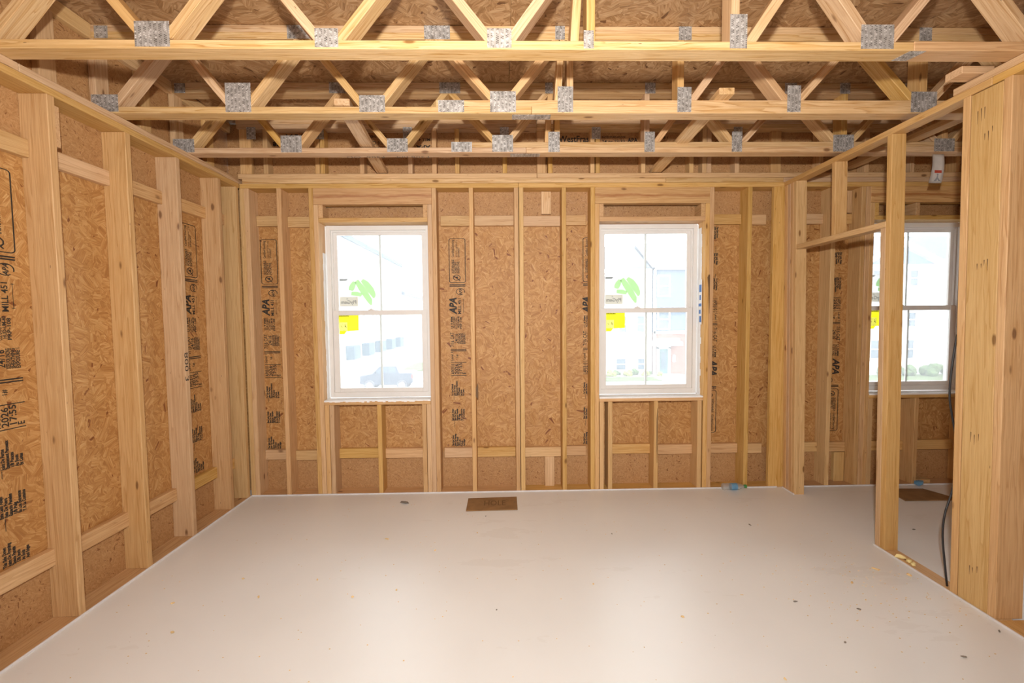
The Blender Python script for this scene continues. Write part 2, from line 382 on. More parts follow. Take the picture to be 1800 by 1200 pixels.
# ---------------- printed grade stamp (one mesh, used on several panels); u runs along the print
def stamp_mesh():
    bm = bmesh.new()
    def block(u, lines, h, gap, length):
        for i, s in enumerate(lines): text_bm(bm, s, u, 3.6 - i * gap, h, min(length, 0.62 * h * len(s)), 0.055)
    block(0.0, ['This Side Down', 'Joint On Framing', 'Space Panels', '1/8 Inch', 'At Ends', 'And Edges'], 0.62, 0.78, 8.6)
    rect(bm, 9.2, 12.4, 3.3, 3.42)
    block(12.6, ['Este Lado Abajo', 'Este De Fuera', 'Espacio Paneles', '1/8 Pulg', 'En Los Extremos', 'Y A La Costados'], 0.62, 0.78, 9.5)
    rect(bm, 22.6, 24.6, 3.3, 3.42)
    block(24.8, ['Ce Cote Dessous', 'Joint De Ferme', 'Espacement Panneaux', '1/8 Pouces', 'Au Bouts', 'Et Cotes'], 0.62, 0.78, 9.3)
    rect(bm, 34.6, 34.85, -1.3, 4.3)
    for i, s in enumerate(['AP0310', '2026', '17:55', 'E']): text_bm(bm, s, 35.3, 3.0 - i * 1.35, 1.25, 5.0 if i < 3 else 0.8, 0.035)
    rect(bm, 40.9, 41.15, -1.3, 4.3)
    text_bm(bm, 'Level 1', 41.7, 3.4, 0.9, 4.2, 0.02); text_bm(bm, '1#', 43.2, 1.6, 0.9, 1.4, 0.02)
    rect(bm, 46.5, 46.85, -1.3, 4.3); rect(bm, 47.15, 47.5, -1.3, 4.3)
    text_bm(bm, '7/16 CAT', 48.6, 3.0, 1.35, 7.0, 0.03)
    text_bm(bm, '24/16', 50.3, 1.6, 1.25, 4.6, 0.03)
    for i, s in enumerate(['SIZED FOR SPACING', 'SHEATHING', 'EXPOSURE 1']): text_bm(bm, s, 50.0, 0.7 - i * 0.85, 0.75, 5.2, 0.04)
    for i, s in enumerate(['11.9 MM', 'PS2-18 192/16MAX', 'U.S. DOC WALL', 'HUD-UM-40', 'PRP-108']): text_bm(bm, s, 57.3 + (i % 2) * 0.4, 3.4 - i * 0.8, 0.68, 5.6, 0.03)
    text_bm(bm, 'APA', 64.6, 2.0, 2.5, 8.0, 0.14, 0.25)
    text_bm(bm, 'MILL 451', 64.4, 0.35, 1.15, 7.4, 0.03)
    rect(bm, 65.5, 71.5, -0.55, -0.45)
    for (u, d) in ((65.5, -1), (71.5, 1)): flat(bm, [(u, -0.95), (u + 0.25 * d, -0.5), (u, -0.05)])
    # round association mark
    n = 20
    for j in range(n):
        a, b = 2 * math.pi * j / n, 2 * math.pi * (j + 1) / n
        if 3.5 < a < 4.3: continue
        flat(bm, [(75.2 + 1.35 * math.cos(t), 0.5 + 1.35 * math.sin(t)) for t in (a, b)] + [(75.2 + 1.6 * math.cos(t), 0.5 + 1.6 * math.sin(t)) for t in (b, a)])
    text_bm(bm, 'APA', 73.6, 0.0, 1.0, 3.2, 0.04, 0.3)
    rect(bm, 77.6, 78.0, -1.3, 4.3); rect(bm, 78.25, 78.65, -1.3, 4.3)
    # rounded box
    def rr(u0, u1, v0, v1, r):
        P = []
        for cx, cy, a0 in ((u1 - r, v1 - r, 0), (u0 + r, v1 - r, 90), (u0 + r, v0 + r, 180), (u1 - r, v0 + r, 270)):
            for i in range(5): t = math.radians(a0 + i * 22.5); P.append((cx + r * math.cos(t), cy + r * math.sin(t)))
        return P
    A, B = rr(79.4, 100.6, -1.5, 4.4, 0.9), rr(79.65, 100.35, -1.25, 4.15, 0.7)
    for i in range(len(A)):
        j = (i + 1) % len(A); flat(bm, [A[i], A[j], B[j], B[i]])
    # leaf mark
    for j in range(10):
        a, b = 2 * math.pi * j / 10, 2 * math.pi * (j + 1) / 10
        flat(bm, [(81.9 + 1.1 * math.cos(t), 1.7 + 1.1 * math.sin(t)) for t in (a, b)] + [(81.9 + 1.4 * math.cos(t), 1.7 + 1.4 * math.sin(t)) for t in (b, a)])
    flat(bm, [(80.2, 0.6), (80.4, 0.4), (82.7, 2.4), (82.5, 2.6)]); flat(bm, [(81.5, 1.2), (82.6, 1.4), (82.2, 2.2)])
    for i, s in enumerate(['SUSTAINABLE', 'FORESTRY', 'INITIATIVE']): text_bm(bm, s, 83.9, 2.6 - i * 0.95, 0.85, 6.6 if i == 0 else 5.6, 0.03)
    text_bm(bm, 'Certified Sourcing', 91.6, 2.6, 0.85, 8.2, 0.02)
    text_bm(bm, 'www.sfiprogram.org', 91.6, 1.5, 0.6, 8.0, 0.0); text_bm(bm, 'SFI-00007', 91.6, 0.6, 0.65, 4.6, 0.01)
    return to_mesh(bm, 'grade_stamp', M_INK)
STAMP = stamp_mesh()
def stamp(panel, origin, ex, ey, sc=1.0):
    M = frame_of(origin, ex, ey) @ Matrix.Diagonal((sc, 1, 1, 1))
    return tag(link('printed_stamp', STAMP, M, panel), kind='stuff')

# ---------------- back wall
wb = empty('wall_back', (48, D, 0), kind='structure')
y0, y1 = D, D + 5.5
def bstud(xc, z0=0.2, z1=S, name='stud', mat=None, w_=1.5, ya=None, yb_=None):
    return board(name, (xc - w_ / 2, xc + w_ / 2, y0 if ya is None else ya, y1 if yb_ is None else yb_, z0, z1), mat or random.choice((M_STUD, M_STUD, M_PALE)), wb)
for xc in (-87.5, -85.95): bstud(xc, mat=M_PALE)
for xc in (-75.2, -10.5, 4.85, 6.55, 21.2, 85.6, 115.0, 183.0): bstud(xc)
bstud(96.6, w_=5.5, yb_=y0 + 1.5, name='backing_stud', mat=M_STUD)
bstud(130.0 - 4.6, w_=1.5)
W = [(-62.2, -25.4), (33.4, 70.1), (129.4, 166.2)]       # the three rough openings
ROB, ROT = 33.0, 94.0
for (a, b) in W:
    bstud(a - .78, 0.2, 99.9, 'jack_stud'); bstud(a - 2.3, 0.2, S, 'king_stud')
    bstud(b + .78, 0.2, 99.9, 'jack_stud'); bstud(b + 2.3, 0.2, S, 'king_stud')
    board('header_board', (a - 1.53, b + 1.53, y0, y0 + 1.5, 99.95, S), M_HEART, wb)
    board('header_board', (a - 1.53, b + 1.53, y0 + 1.55, y0 + 3.05, 99.95, S), M_HEART, wb)
    board('head_plate', (a, b, y0, y1, ROT, ROT + 1.5), M_STUD, wb)
    board('sill_plate', (a, b, y0, y1, ROB - 1.5, ROB), M_STUD, wb)
    for xc in (a + .75, b - .75): bstud(xc, ROT + 1.5, 99.9, 'cripple_stud', M_STUD, ya=y0 + .1)
bstud(W[2][0] + 15.2, ROT + 1.5, 99.9, 'cripple_stud')
for xc in (-61.35, -59.7, -43.3, -27.8, -26.15, 34.3, 37.3, 53.5, 68.9, 130.2, 146.9, 165.4): bstud(xc, 0.2, ROB - 1.5, 'cripple_stud')
# plates
for (a, b) in ((XL, 5.68), (5.75, XE)):
    board('top_plate', (a, b, y0, y1, S, S + 1.55), M_STUD, wb)
for (a, b) in ((XL + 1.0, 56.2), (56.25, 97.0), (97.1, XE)):
    board('top_plate', (a, b, y0, y1, S + 1.6, S + 3.15), M_PINE, wb)
for (a, b) in ((XL, 5.68), (5.75, 97.0), (97.1, XE)):
    board('bottom_plate', (a, b, y0, y1, -1.3, 0.2), M_STUD, wb)
for (x, zs) in ((-8.95, ((38.5, .2), (37, .75), (34, .85), (33, .15))), (54.0, ((29, .1), (25, .35), (20, .3), (14, .25), (9.5, .1))), (71.9, ((75.5, .5), (74.5, .9), (71, .5), (66, .35), (62, .1)))):
    bm = bmesh.new()
    for (za, wa), (zb_, wb_) in zip(zs, zs[1:]):
        flat(bm, [(x - wa, za), (x - wb_, zb_), (x + .05 * wb_, zb_), (x + .05 * wa, za)])
    near = min((o for o in wb.children if abs(WM[o.name].translation.x / IN - x) < 1.6 and 'stud' in o.name), key=lambda o: abs(WM[o.name].translation.x / IN - x))
    link('bark_streak', to_mesh(bm, 'bark_streak', M_MARK), frame_of((0, D - .015, 0), (1, 0, 0), (0, 0, 1)), near)
# flat blocking along the panel edges
def bays(xs):
    return [(a + .8, b - .8) for a, b in zip(xs, xs[1:])]
up = [-85.95, -75.2, -65.3]; up2 = [-22.3, -10.5, 4.85]; up3 = [6.55, 21.2, 30.3]; up4 = [73.2, 85.6, 94.5]; up5 = [100.2, 115.0, 125.4]
yk = y1 - 1.5
for grp in (up, up2, up3, up4, up5):
    for i, (a, b) in enumerate(bays(grp)):
        dz = random.uniform(-.25, .25)
        board('block', (a, b, yk, y1, 93.45 + dz, 96.95 + dz), random.choice((M_PALE, M_STUD)), wb)
        board('block', (a, b, yk, y1, 11.2 + dz, 14.7 + dz), random.choice((M_PALE, M_STUD)), wb)
for (a, b) in ((-58.95, -44.05), (-42.55, -28.55), (38.05, 52.75), (54.25, 68.15), (131.0, 146.1), (147.7, 164.6)):
    dz = random.uniform(-.1, .35)
    board('block', (a, b, yk, y1, 11.3 + dz, 14.8 + dz), M_STUD, wb)
board('short_block', (13.8, 17.2, yk, y1, 97.4, 105.2), M_PINE, wb)
board('short_block', (14.5, 18.0, yk, y1, 0.2, 11.0), M_PALE, wb)
board('short_block', (120.6, 124.4, yk, y1, 0.2, 11.0), M_PALE, wb)
board('short_block', (120.0, 124.4, yk, y1, 97.4, 105.2), M_PALE, wb)
# sheathing in three courses, with the window openings cut
def bpanel(xa, xb, za, zb, mat):
    segs = [(xa, xb)]
    if za < ROT and zb > ROB and (za, zb) == (13.0, 95.2):
        segs = []; cur = xa
        for (a, b) in W:
            if b < xa or a > xb: continue
            if a > cur: segs.append((cur, a))
            cur = b
            board('sheathing_panel', (a + .004, b - .004, y1, y1 + .45, za, ROB), mat, wb, 0)
            board('sheathing_panel', (a + .004, b - .004, y1, y1 + .45, ROT, zb - .006), mat, wb, 0)
        if cur < xb: segs.append((cur, xb))
    return [board('sheathing_panel', (a + .004, b - .004, y1, y1 + .45, za, zb - .006), mat, wb, 0) for a, b in segs]
bp = []
for (a, b) in ((XL - 5.5, 5.7), (5.7, 97.2), (97.2, XE)):
    bpanel(a, b, -1.3, 13.0, M_OSBF); bp += bpanel(a, b, 13.0, 95.2, M_OSB); bpanel(a, b, 95.2, 110.0, M_OSBF)
bpc = {round(o.matrix_basis.translation.x / IN + 48): o for o in bp}
yp = y1 - 0.03
# the print reads upwards left of the middle and downwards right of it
stamp(bp[0], (-80.6, yp, 15.0), (0, 0, 1), (-1, 0, 0), .74)
stamp(bp[1], (-14.6, yp, 15.0), (0, 0, 1), (-1, 0, 0), .74)
stamp(bp[2], (33.0, yp, 15.0), (0, 0, 1), (-1, 0, 0), .74)
stamp(bp[3], (73.1, yp, 93.0), (0, 0, -1), (1, 0, 0), .74)
stamp(bp[4], (118.3, yp, 93.0), (0, 0, -1), (1, 0, 0), .74)

# ---------------- windows
def ring(bm, xa, xb, za, zb, l, r, b, t, ya, yb_):
    for q in ((xa, xa + l, ya, yb_, za, zb), (xb - r, xb, ya, yb_, za, zb), (xa + l, xb - r, ya, yb_, za, za + b), (xa + l, xb - r, ya, yb_, zb - t, zb)):
        bm_box(bm, *q)
def window(n, a, b, xf0=.7, xf1=.35):
    wn = empty('window_%d' % n, ((a + b) / 2, D + 4, ROB), kind='structure')
    xa, xb, za, zb = a + xf0, b - xf1, ROB + .35, ROT - .2
    f0, f1 = D + 4.5, D + 7.9
    bm = bmesh.new(); ring(bm, xa, xb, za, zb, 1.25, 1.25, 1.9, 1.5, f0, f1)
    bmesh.ops.bevel(bm, geom=bm.edges[:], offset=.06 * IN, segments=1, affect='EDGES')
    link('frame', to_mesh(bm, 'frame', M_VINYL), None, wn)
    # stepped jamb tracks
    multi('jamb_track', [(xa + 1.25, xa + 1.75, f0 + .9, f1, za + 1.9, zb - 1.5), (xb - 1.75, xb - 1.25, f0 + .9, f1, za + 1.9, zb - 1.5),
                         (xa + 1.25, xb - 1.25, f0 + 1.0, f1, zb - 2.1, zb - 1.5)], M_VINYL, wn, .03)
    zm = 63.4
    for (nm, s0, s1, yy, bt, tp, si) in (('upper_sash', zm - .6, zb - 1.6, D + 6.7, 1.5, 1.4, 1.7), ('lower_sash', za + 1.9, zm + .9, D + 5.4, 1.4, 1.7, 1.95)):
        bm = bmesh.new(); ring(bm, xa + 1.3, xb - 1.3, s0, s1, si, si, bt, tp, yy - .6, yy + .6)
        bmesh.ops.bevel(bm, geom=bm.edges[:], offset=.08 * IN, segments=1, affect='EDGES')
        sa = link(nm, to_mesh(bm, nm, M_VINYL), None, wn)
        board('glass_pane', (xa + 1.3 + si, xb - 1.3 - si, yy - .05, yy + .05, s0 + bt, s1 - tp), M_GLASS, sa, 0)
        xm = (xa + xb) / 2
        board('muntin', (xm - .4, xm + .4, yy + .1, yy + .35, s0 + bt, s1 - tp), M_VINYL, sa, .05)
    multi('sash_lock', [((xa + xb) / 2 - 4.2, (xa + xb) / 2 - 2.2, D + 5.0, D + 6.0, zm + .9, zm + 1.25), ((xa + xb) / 2 - 3.6, (xa + xb) / 2 - 2.8, D + 5.2, D + 5.8, zm + 1.25, zm + 1.6)], M_VINYL, wn, .08)
    # membrane over the sill and up the lower jambs
    bm = bmesh.new(); N = 40
    for i in range(N):
        u0, u1 = a + .05 + (b - a - .1) * i / N, a + .05 + (b - a - .1) * (i + 1) / N
        random.seed(i * 3 + n); q = random.uniform(-.35, .15) if n == 1 else -.02
        if n == 1 and i % 9 < 2: q += .25
        bm_box(bm, u0, u1, D + .02 - q * .1, f0 + .4, ROB + .01, ROB + .16)
        bm_box(bm, u0, u1, D - .07, D - .01, ROB - .35 + q * .8, ROB + .16)
    link('sill_membrane', to_mesh(bm, 'sill_membrane', M_WRAP), None, wn)
    for k, (x, sgn) in enumerate(((a, 1), (b, -1))):
        zt = 84.0 if (k == 0 and n == 1) else (92.0 if (k == 1 and n == 2) else 60.0)
        bm = bmesh.new(); N = 26
        for i in range(N):
            random.seed(i + 100 * n + k); q = random.uniform(0, .25)
            z_0, z_1 = ROB + .2 + (zt - ROB) * i / N, ROB + .2 + (zt - ROB) * (i + 1) / N
            e = D + 2.2 + random.uniform(0, .8) if k == 1 else D + 2.6 + random.uniform(0, .6)
            bm_box(bm, *sorted((x + sgn * .01, x + sgn * (.10 + q * .3))), e, f0 + .6, z_0, z_1)
        link('jamb_membrane', to_mesh(bm, 'jamb_membrane', M_WRAP), None, wn)
    # bead of sealing foam along the gap
    multi('foam_seal', [(a + .1, a + .6, f0 + .3, f0 + 1.4, ROB + .3, ROT - .3), (b - .45, b - .1, f0 + .3, f0 + 1.4, ROB + .3, ROT - .3)], M_WRAP, wn, .1)
    # stickers on the panes
    gy = D + 6.58; gx0, gx1 = xa + 3.1, xa + 3.1 + 13.2
    zt = 76.4 if n != 3 else 76.0
    M = frame_of((gx0, gy, 65.2), (1, 0, 0), (0, 0, 1))
    bm = bmesh.new(); rect(bm, 0, 13.0, 0, 10.6)
    st = link('glass_sticker', to_mesh(bm, 'glass_sticker', M_FCLEAR), M, wn); st['label'] = 'large clear sticker with a green leaf-like arch'
    bm = bmesh.new()
    def arc(c, r0, r1, a0, a1, N=10):
        for i in range(N):
            t0, t1 = math.radians(a0 + (a1 - a0) * i / N), math.radians(a0 + (a1 - a0) * (i + 1) / N)
            flat(bm, [(c[0] + r * math.cos(t), c[1] + r * math.sin(t)) for r, t in ((r0, t0), (r1, t0), (r1, t1), (r0, t1))])
    # an arch of two parallel leaning strokes over a short crossbar, seen from behind
    def stroke(P, wd):
        L, R = [], []
        for q, (x, y) in enumerate(P):
            a_, b_ = P[max(q - 1, 0)], P[min(q + 1, len(P) - 1)]
            d = math.hypot(b_[0] - a_[0], b_[1] - a_[1]); nx, ny = -(b_[1] - a_[1]) / d * wd[q] / 2, (b_[0] - a_[0]) / d * wd[q] / 2
            L.append((x + nx, y + ny)); R.append((x - nx, y - ny))
        for q in range(len(P) - 1): flat(bm, [L[q], L[q + 1], R[q + 1], R[q]])
    stroke([(6.2, 9.7), (7.6, 7.6), (9.2, 5.2), (10.8, 2.6), (11.3, 1.0)], [1.5, 2.1, 2.3, 1.9, .6])
    stroke([(8.2, 9.9), (9.6, 8.6), (11.2, 6.4), (12.3, 4.3), (12.2, 3.4)], [1.2, 2.2, 2.4, 1.6, .4])
    stroke([(5.6, 9.3), (4.9, 8.0), (4.4, 6.9), (4.2, 6.2)], [1.2, 2.0, 2.0, 1.5])
    stroke([(4.3, 5.2), (6.3, 5.0), (8.0, 4.6)], [1.3, 1.6, 1.2])
    link('printed_mark', to_mesh(bm, 'printed_mark', M_FGREEN), M @ T(0, 0, .03), st)
    bm = bmesh.new(); rect(bm, .2, 6.6, .6, 4.0); link('printed_panel', to_mesh(bm, 'printed_panel', M_FBEIGE), M @ T(0, 0, .02), st)
    bm = bmesh.new(); text_bm(bm, 'PlyGem', 6.1, 1.5, 1.35, 5.4, 0.02, mirror=True); text_bm(bm, '®', 3.1, 3.0, .6, .6, 0.0, mirror=True)
    flat(bm, [(.3, 9.7), (2.6, 9.7), (3.2, 10.3), (.3, 10.3)])
    link('lettering', to_mesh(bm, 'lettering', M_FGREY), M @ T(0, 0, .04), st)
    gy2 = D + 5.28
    M = frame_of((xa + 3.25, gy2, 55.9), (1, 0, 0), (0, 0, 1))
    bm = bmesh.new(); flat(bm, [(.1, 0), (1.9, .1), (2.6, 1.1), (6.9, 1.3), (6.9, 7.0), (0, 7.0)])
    st = link('yellow_sticker', to_mesh(bm, 'yellow_sticker', M_FYEL), M, wn); st['label'] = 'bright yellow sticker with a white printed patch'
    bm = bmesh.new(); rect(bm, .2, 2.9, 1.2, 4.2)
    link('printed_patch', to_mesh(bm, 'printed_patch', M_FWHITE), M @ T(0, 0, .02), st)
    bm = bmesh.new()
    for i in range(7): rect(bm, .15 + i * .5, .5 + i * .5, 6.25, 6.55 + .1 * (i % 2))
    for (u, v, s) in ((2.2, 2.8, .38), (2.1, 3.3, .25), (.8, 2.9, .2), (1.0, 2.6, .2), (1.7, 1.4, .16), (1.2, 3.6, .14), (1.6, .8, .14), (2.5, 2.4, .2)): rect(bm, u - s / 2, u + s / 2, v - s / 2, v + s / 2)
    link('lettering', to_mesh(bm, 'lettering', M_FBLACK), M @ T(0, 0, .04), st)
    return wn
wins = [window(1, *W[0], .75, .25), window(2, *W[1], .25, .75), window(3, *W[2], .3, .3)]
# blue printed house wrap folded into the right reveal of the middle window
wf = multi('house_wrap_flap', [(W[1][1] - .42, W[1][1] - .30, D + 1.4, D + 3.9, 58.2, 74.0)], M_WRAP, wins[1])
multi('blue_print', [(W[1][1] - .46, W[1][1] - .43, D + 1.5 + .4 * (i % 2), D + 2.9 + .3 * (i % 3), z, z + h) for i, (z, h) in enumerate(((59.0, 2.2), (62.0, 1.4), (64.6, 1.0), (66.8, 1.8), (69.6, 2.6)))], M_BLUE, wf)
wf['label'] = 'white house wrap flap with blue printing'

# ---------------- left wall
wl = empty('wall_left', (XL, 60, 0), kind='structure')
LY = [88.7, 106.2, 122.0, 139.3]
LYall = [72.2, 56.2, 40.2, 24.2, 8.2, -7.8, -23.8, -39.8, -55.8]
for i, y in enumerate(LY + LYall):
    s_ = board('stud', (XL - 5.5, XL, y, y + 1.5, 0.2, S), [M_STUD, M_STUD, M_PALE, M_STUD][i % 4], wl)
    if i == 2:
        bm = bmesh.new(); text_bm(bm, '800 3', 0, 0, 1.5, 8.0)
        tag(link('pencil_note', to_mesh(bm, 'pencil_note', M_INK), frame_of((XL + .03, y + 1.15, 52.5), (0, 0, -1), (0, -1, 0)), s_), kind='stuff')
board('stud', (XL - 5.5, XL, D - 2.2, D - .7, 0.2, S), M_PALE, wl)
multi('nail_brace', [(XL - 1.7, XL - .3, 90.3, 91.3, 95.9, 103.9)], M_STUD, wl, .06)
for (a, b) in ((YB, 52.0), (52.1, D)):
    board('top_plate', (XL - 5.5, XL, a, b, S, S + 1.5), M_STUD, wl)
    board('bottom_plate', (XL - 5.5, XL, a, b, -1.3, 0.2), M_STUD, wl)
for (a, b) in ((YB, 84.0), (84.1, D + 5.4)):
    board('top_plate', (XL - 5.5, XL, a, b, S + 1.54, S + 3.0), M_PINE, wl)
ys = sorted(LYall + LY) + [D - 2.2]
for a, b in zip(ys, ys[1:]):
    dz = random.uniform(-.2, .2)
    board('block', (XL - 5.5, XL - 4.0, a + 1.5, b, 92.9 + dz, 96.4 + dz), random.choice((M_PALE, M_STUD)), wl)
    board('block', (XL - 5.5, XL - 4.0, a + 1.5, b, 10.9 + dz * 2, 14.4 + dz * 2), random.choice((M_PALE, M_STUD)), wl)
lp = []
for (a, b) in ((YB, 8.9), (8.9, 107.0), (107.0, D + 5.5)):
    board('sheathing_panel', (XL - 5.95, XL - 5.5, a + .004, b - .004, -1.3, 12.6), M_OSBF, wl, 0)
    lp.append(board('sheathing_panel', (XL - 5.95, XL - 5.5, a + .004, b - .004, 12.605, 94.6), M_OSB, wl, 0))
    board('sheathing_panel', (XL - 5.95, XL - 5.5, a + .004, b - .004, 94.605, 110.0), M_OSBF, wl, 0)
xp = XL - 5.47
stamp(lp[1], (xp, 85.0, 15.0), (0, 0, 1), (0, -1, 0), .745)
stamp(lp[2], (xp, 135.0, 15.0), (0, 0, 1), (0, -1, 0), .745)

# rim above the left wall
rl = empty('wall_left_rim', (XL - 4, 60, 108.4), kind='structure')
for i, (a, b) in enumerate(((YB, 36), (36, 132), (132, D + 5.5))):
    board('rim_panel', (XL - 6.4, XL - 5.55, a + .004, b - .004, 110.1, 128.0), M_OSBF, rl, 0)
for y in (91.6, 116.0, 141.0): board('rim_stud', (XL - 5.5, XL - 4.0, y, y + 3.5, S + 3.0, 124.7), M_PALE, rl)
for (a, b) in ((YB, 31), (31.1, 79.5), (83.2, 103.5), (107.3, 127.5), (131.3, D + 3)):
    board('ribbon_board', (XL - 5.5, XL - 4.0, a, b, 124.75, 128.0), M_PALE, rl)

# ---------------- partition on the right, open framing
wr = empty('wall_right', (XR + 1.75, 115, 0), kind='structure')
def pstud(y, z0=.2, z1=S, dep=3.5, name='stud', mat=None):
    return board(name, (XR, XR + dep, y, y + 1.5, z0, z1), mat or M_STUD, wr)
for i, y in enumerate((143.9, 145.45, 147.0, 148.6)): pstud(y, mat=(M_PALE, M_STUD, M_PALE, M_STUD)[i])
board('door_header', (XR, XR + 3.5, 109.0, 143.85, 83.0, 84.5), M_PALE, wr)
pstud(126.4, 84.5, S, name='cripple_stud')
pstud(109.05, .2, 82.95, name='jack_stud', mat=M_PALE)
pstud(107.5, .2, S, name='king_stud')
pstud(89.15, .2, S, dep=5.5)
board('flat_stud', (XR + .05, XR + 1.55, 83.2, 89.0, .2, S - .2), M_PALE, wr)
pstud(81.6, .2, S, dep=5.5)
for y in (65.6, 49.6, 33.6, 17.6, 1.6, -14.4, -30.4, -46.4): pstud(y, .2, S, dep=5.5)
board('top_plate', (XR, XR + 3.5, 85.2, D - .05, S, S + 1.5), M_STUD, wr)
board('top_plate', (XR, XR + 5.5, YB, 85.1, S, S + 1.5), M_STUD, wr)
board('top_plate', (XR, XR + 5.5, YB, 92.8, S + 1.53, S + 3.0), M_PINE, wr)
board('bottom_plate', (XR, XR + 3.5, 81.5, 110.6, -.9, .2), M_PALE, wr)
board('bottom_plate', (XR, XR + 3.5, 143.9, D - .05, -.9, .2), M_PALE, wr)
board('bottom_plate', (XR, XR + 5.5, YB, 81.4, -.9, .2), M_STUD, wr)
# dark nail streaks on the flat stud
fs = [o for o in wr.children if o.name.startswith('flat_stud')][0]
bm = bmesh.new(); random.seed(5)
for (y, z, n_) in ((87.4, 101.5, 3), (85.9, 97.0, 3), (86.2, 71.3, 4), (86.9, 36.0, 3), (86.4, 8.5, 3)):
    for q in range(n_):
        yy = y + (q - n_ / 2) * random.uniform(.5, .8); zz = z + random.uniform(-.5, .5); l = random.uniform(.8, 2.6)
        flat(bm, [(yy - .09, zz), (yy, zz + .18), (yy + .09, zz), (yy + .02, zz - l), (yy - .02, zz - l)])
tag(link('nail_stain', to_mesh(bm, 'nail_stain', M_MARK), frame_of((XR + .035, 0, 0), (0, 1, 0), (0, 0, 1)), fs), kind='stuff')
for i, b in enumerate(((YB, 110.7), (143.6, D - .4))): board('edge_film', (XR - .33, XR - .03, b[0], b[1], 0.0, .42), M_STRIP, wr, .05)
wr.matrix_basis = T(XR, 90.65, 0) @ Matrix.Rotation(-.026, 4, 'Z') @ Matrix.Rotation(-.0160, 4, 'Y') @ T(1.75, 115 - 90.65, 0)
# far side of the room beyond the partition
we = empty('wall_right_far', (XE, 60, 0), kind='structure')
for y in [D - 2 - 16 * i for i in range(13)]: board('stud', (XE, XE + 5.5, y - 1.5, y, .2, S), M_STUD, we)
board('top_plate', (XE, XE + 5.5, YB, D, S, S + 3), M_STUD, we); board('bottom_plate', (XE, XE + 5.5, YB, D, -1.3, .2), M_STUD, we)
for (a, b) in ((YB, 12), (12, 108), (108, D + 5.5)): board('sheathing_panel', (XE + 5.5, XE + 5.95, a + .004, b - .004, -1.3, 128), M_OSB, we, 0)

# unseen wall added behind the camera to block sky light; opening sized for fill
wk = empty('wall_rear_light_block', (0, YB, 0), kind='structure')
OX0, OX1, OZ = -16.0, 8.0, 80.0
for (a, b, c, d) in ((XL - 6, OX0, -1.3, 129.6), (OX1, XE + 6, -1.3, 129.6), (OX0, OX1, OZ, 129.6)):
    board('sheathing_panel', (a, b, YB - 4, YB - 3.55, c, d), M_OSB, wk, 0)
for x in [XL + 16 * i for i in range(18)]:
    if OX0 - 1.5 < x < OX1: continue
    board('stud', (x, x + 1.5, YB - 3.5, YB, .2, S), M_STUD, wk)
board('top_plate', (XL, XE, YB - 3.5, YB, S, S + 3), M_STUD, wk); board('header_board', (OX0, OX1, YB - 3.5, YB, OZ, OZ + 9), M_STUD, wk)

# thin film along the floor edge
for i, b in enumerate(((XL + .02, XL + .3, YB, D - .3), (XL + .3, 96.9, D - .32, D - .02), (XR + 6.9, XE - .1, D - .32, D - .02))):
    tag(board('trim_%d' % (i + 1), (*b, 0.0, .42), M_STRIP, None, .05), kind='structure')

# ---------------- ceiling deck
ce = empty('ceiling', (0, 60, 128), kind='structure')
k = 0
for row, (ya, yb_) in enumerate(((YB, -8), (-8, 40), (40, 88), (88, 136), (136, D + 5.9))):
    for xa, xb in ((XL - 6.4, 2.4), (2.4, 98.4), (98.4, XE + 6)):
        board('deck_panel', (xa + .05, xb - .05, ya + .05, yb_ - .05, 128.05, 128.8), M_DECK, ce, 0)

board('leak_cover', (XL - 6.4, XE + 6, YB, D + 5.9, 128.85, 129.6), M_OSBF, ce, 0)  # unseen sheet added above the deck to stop sky light at the joints

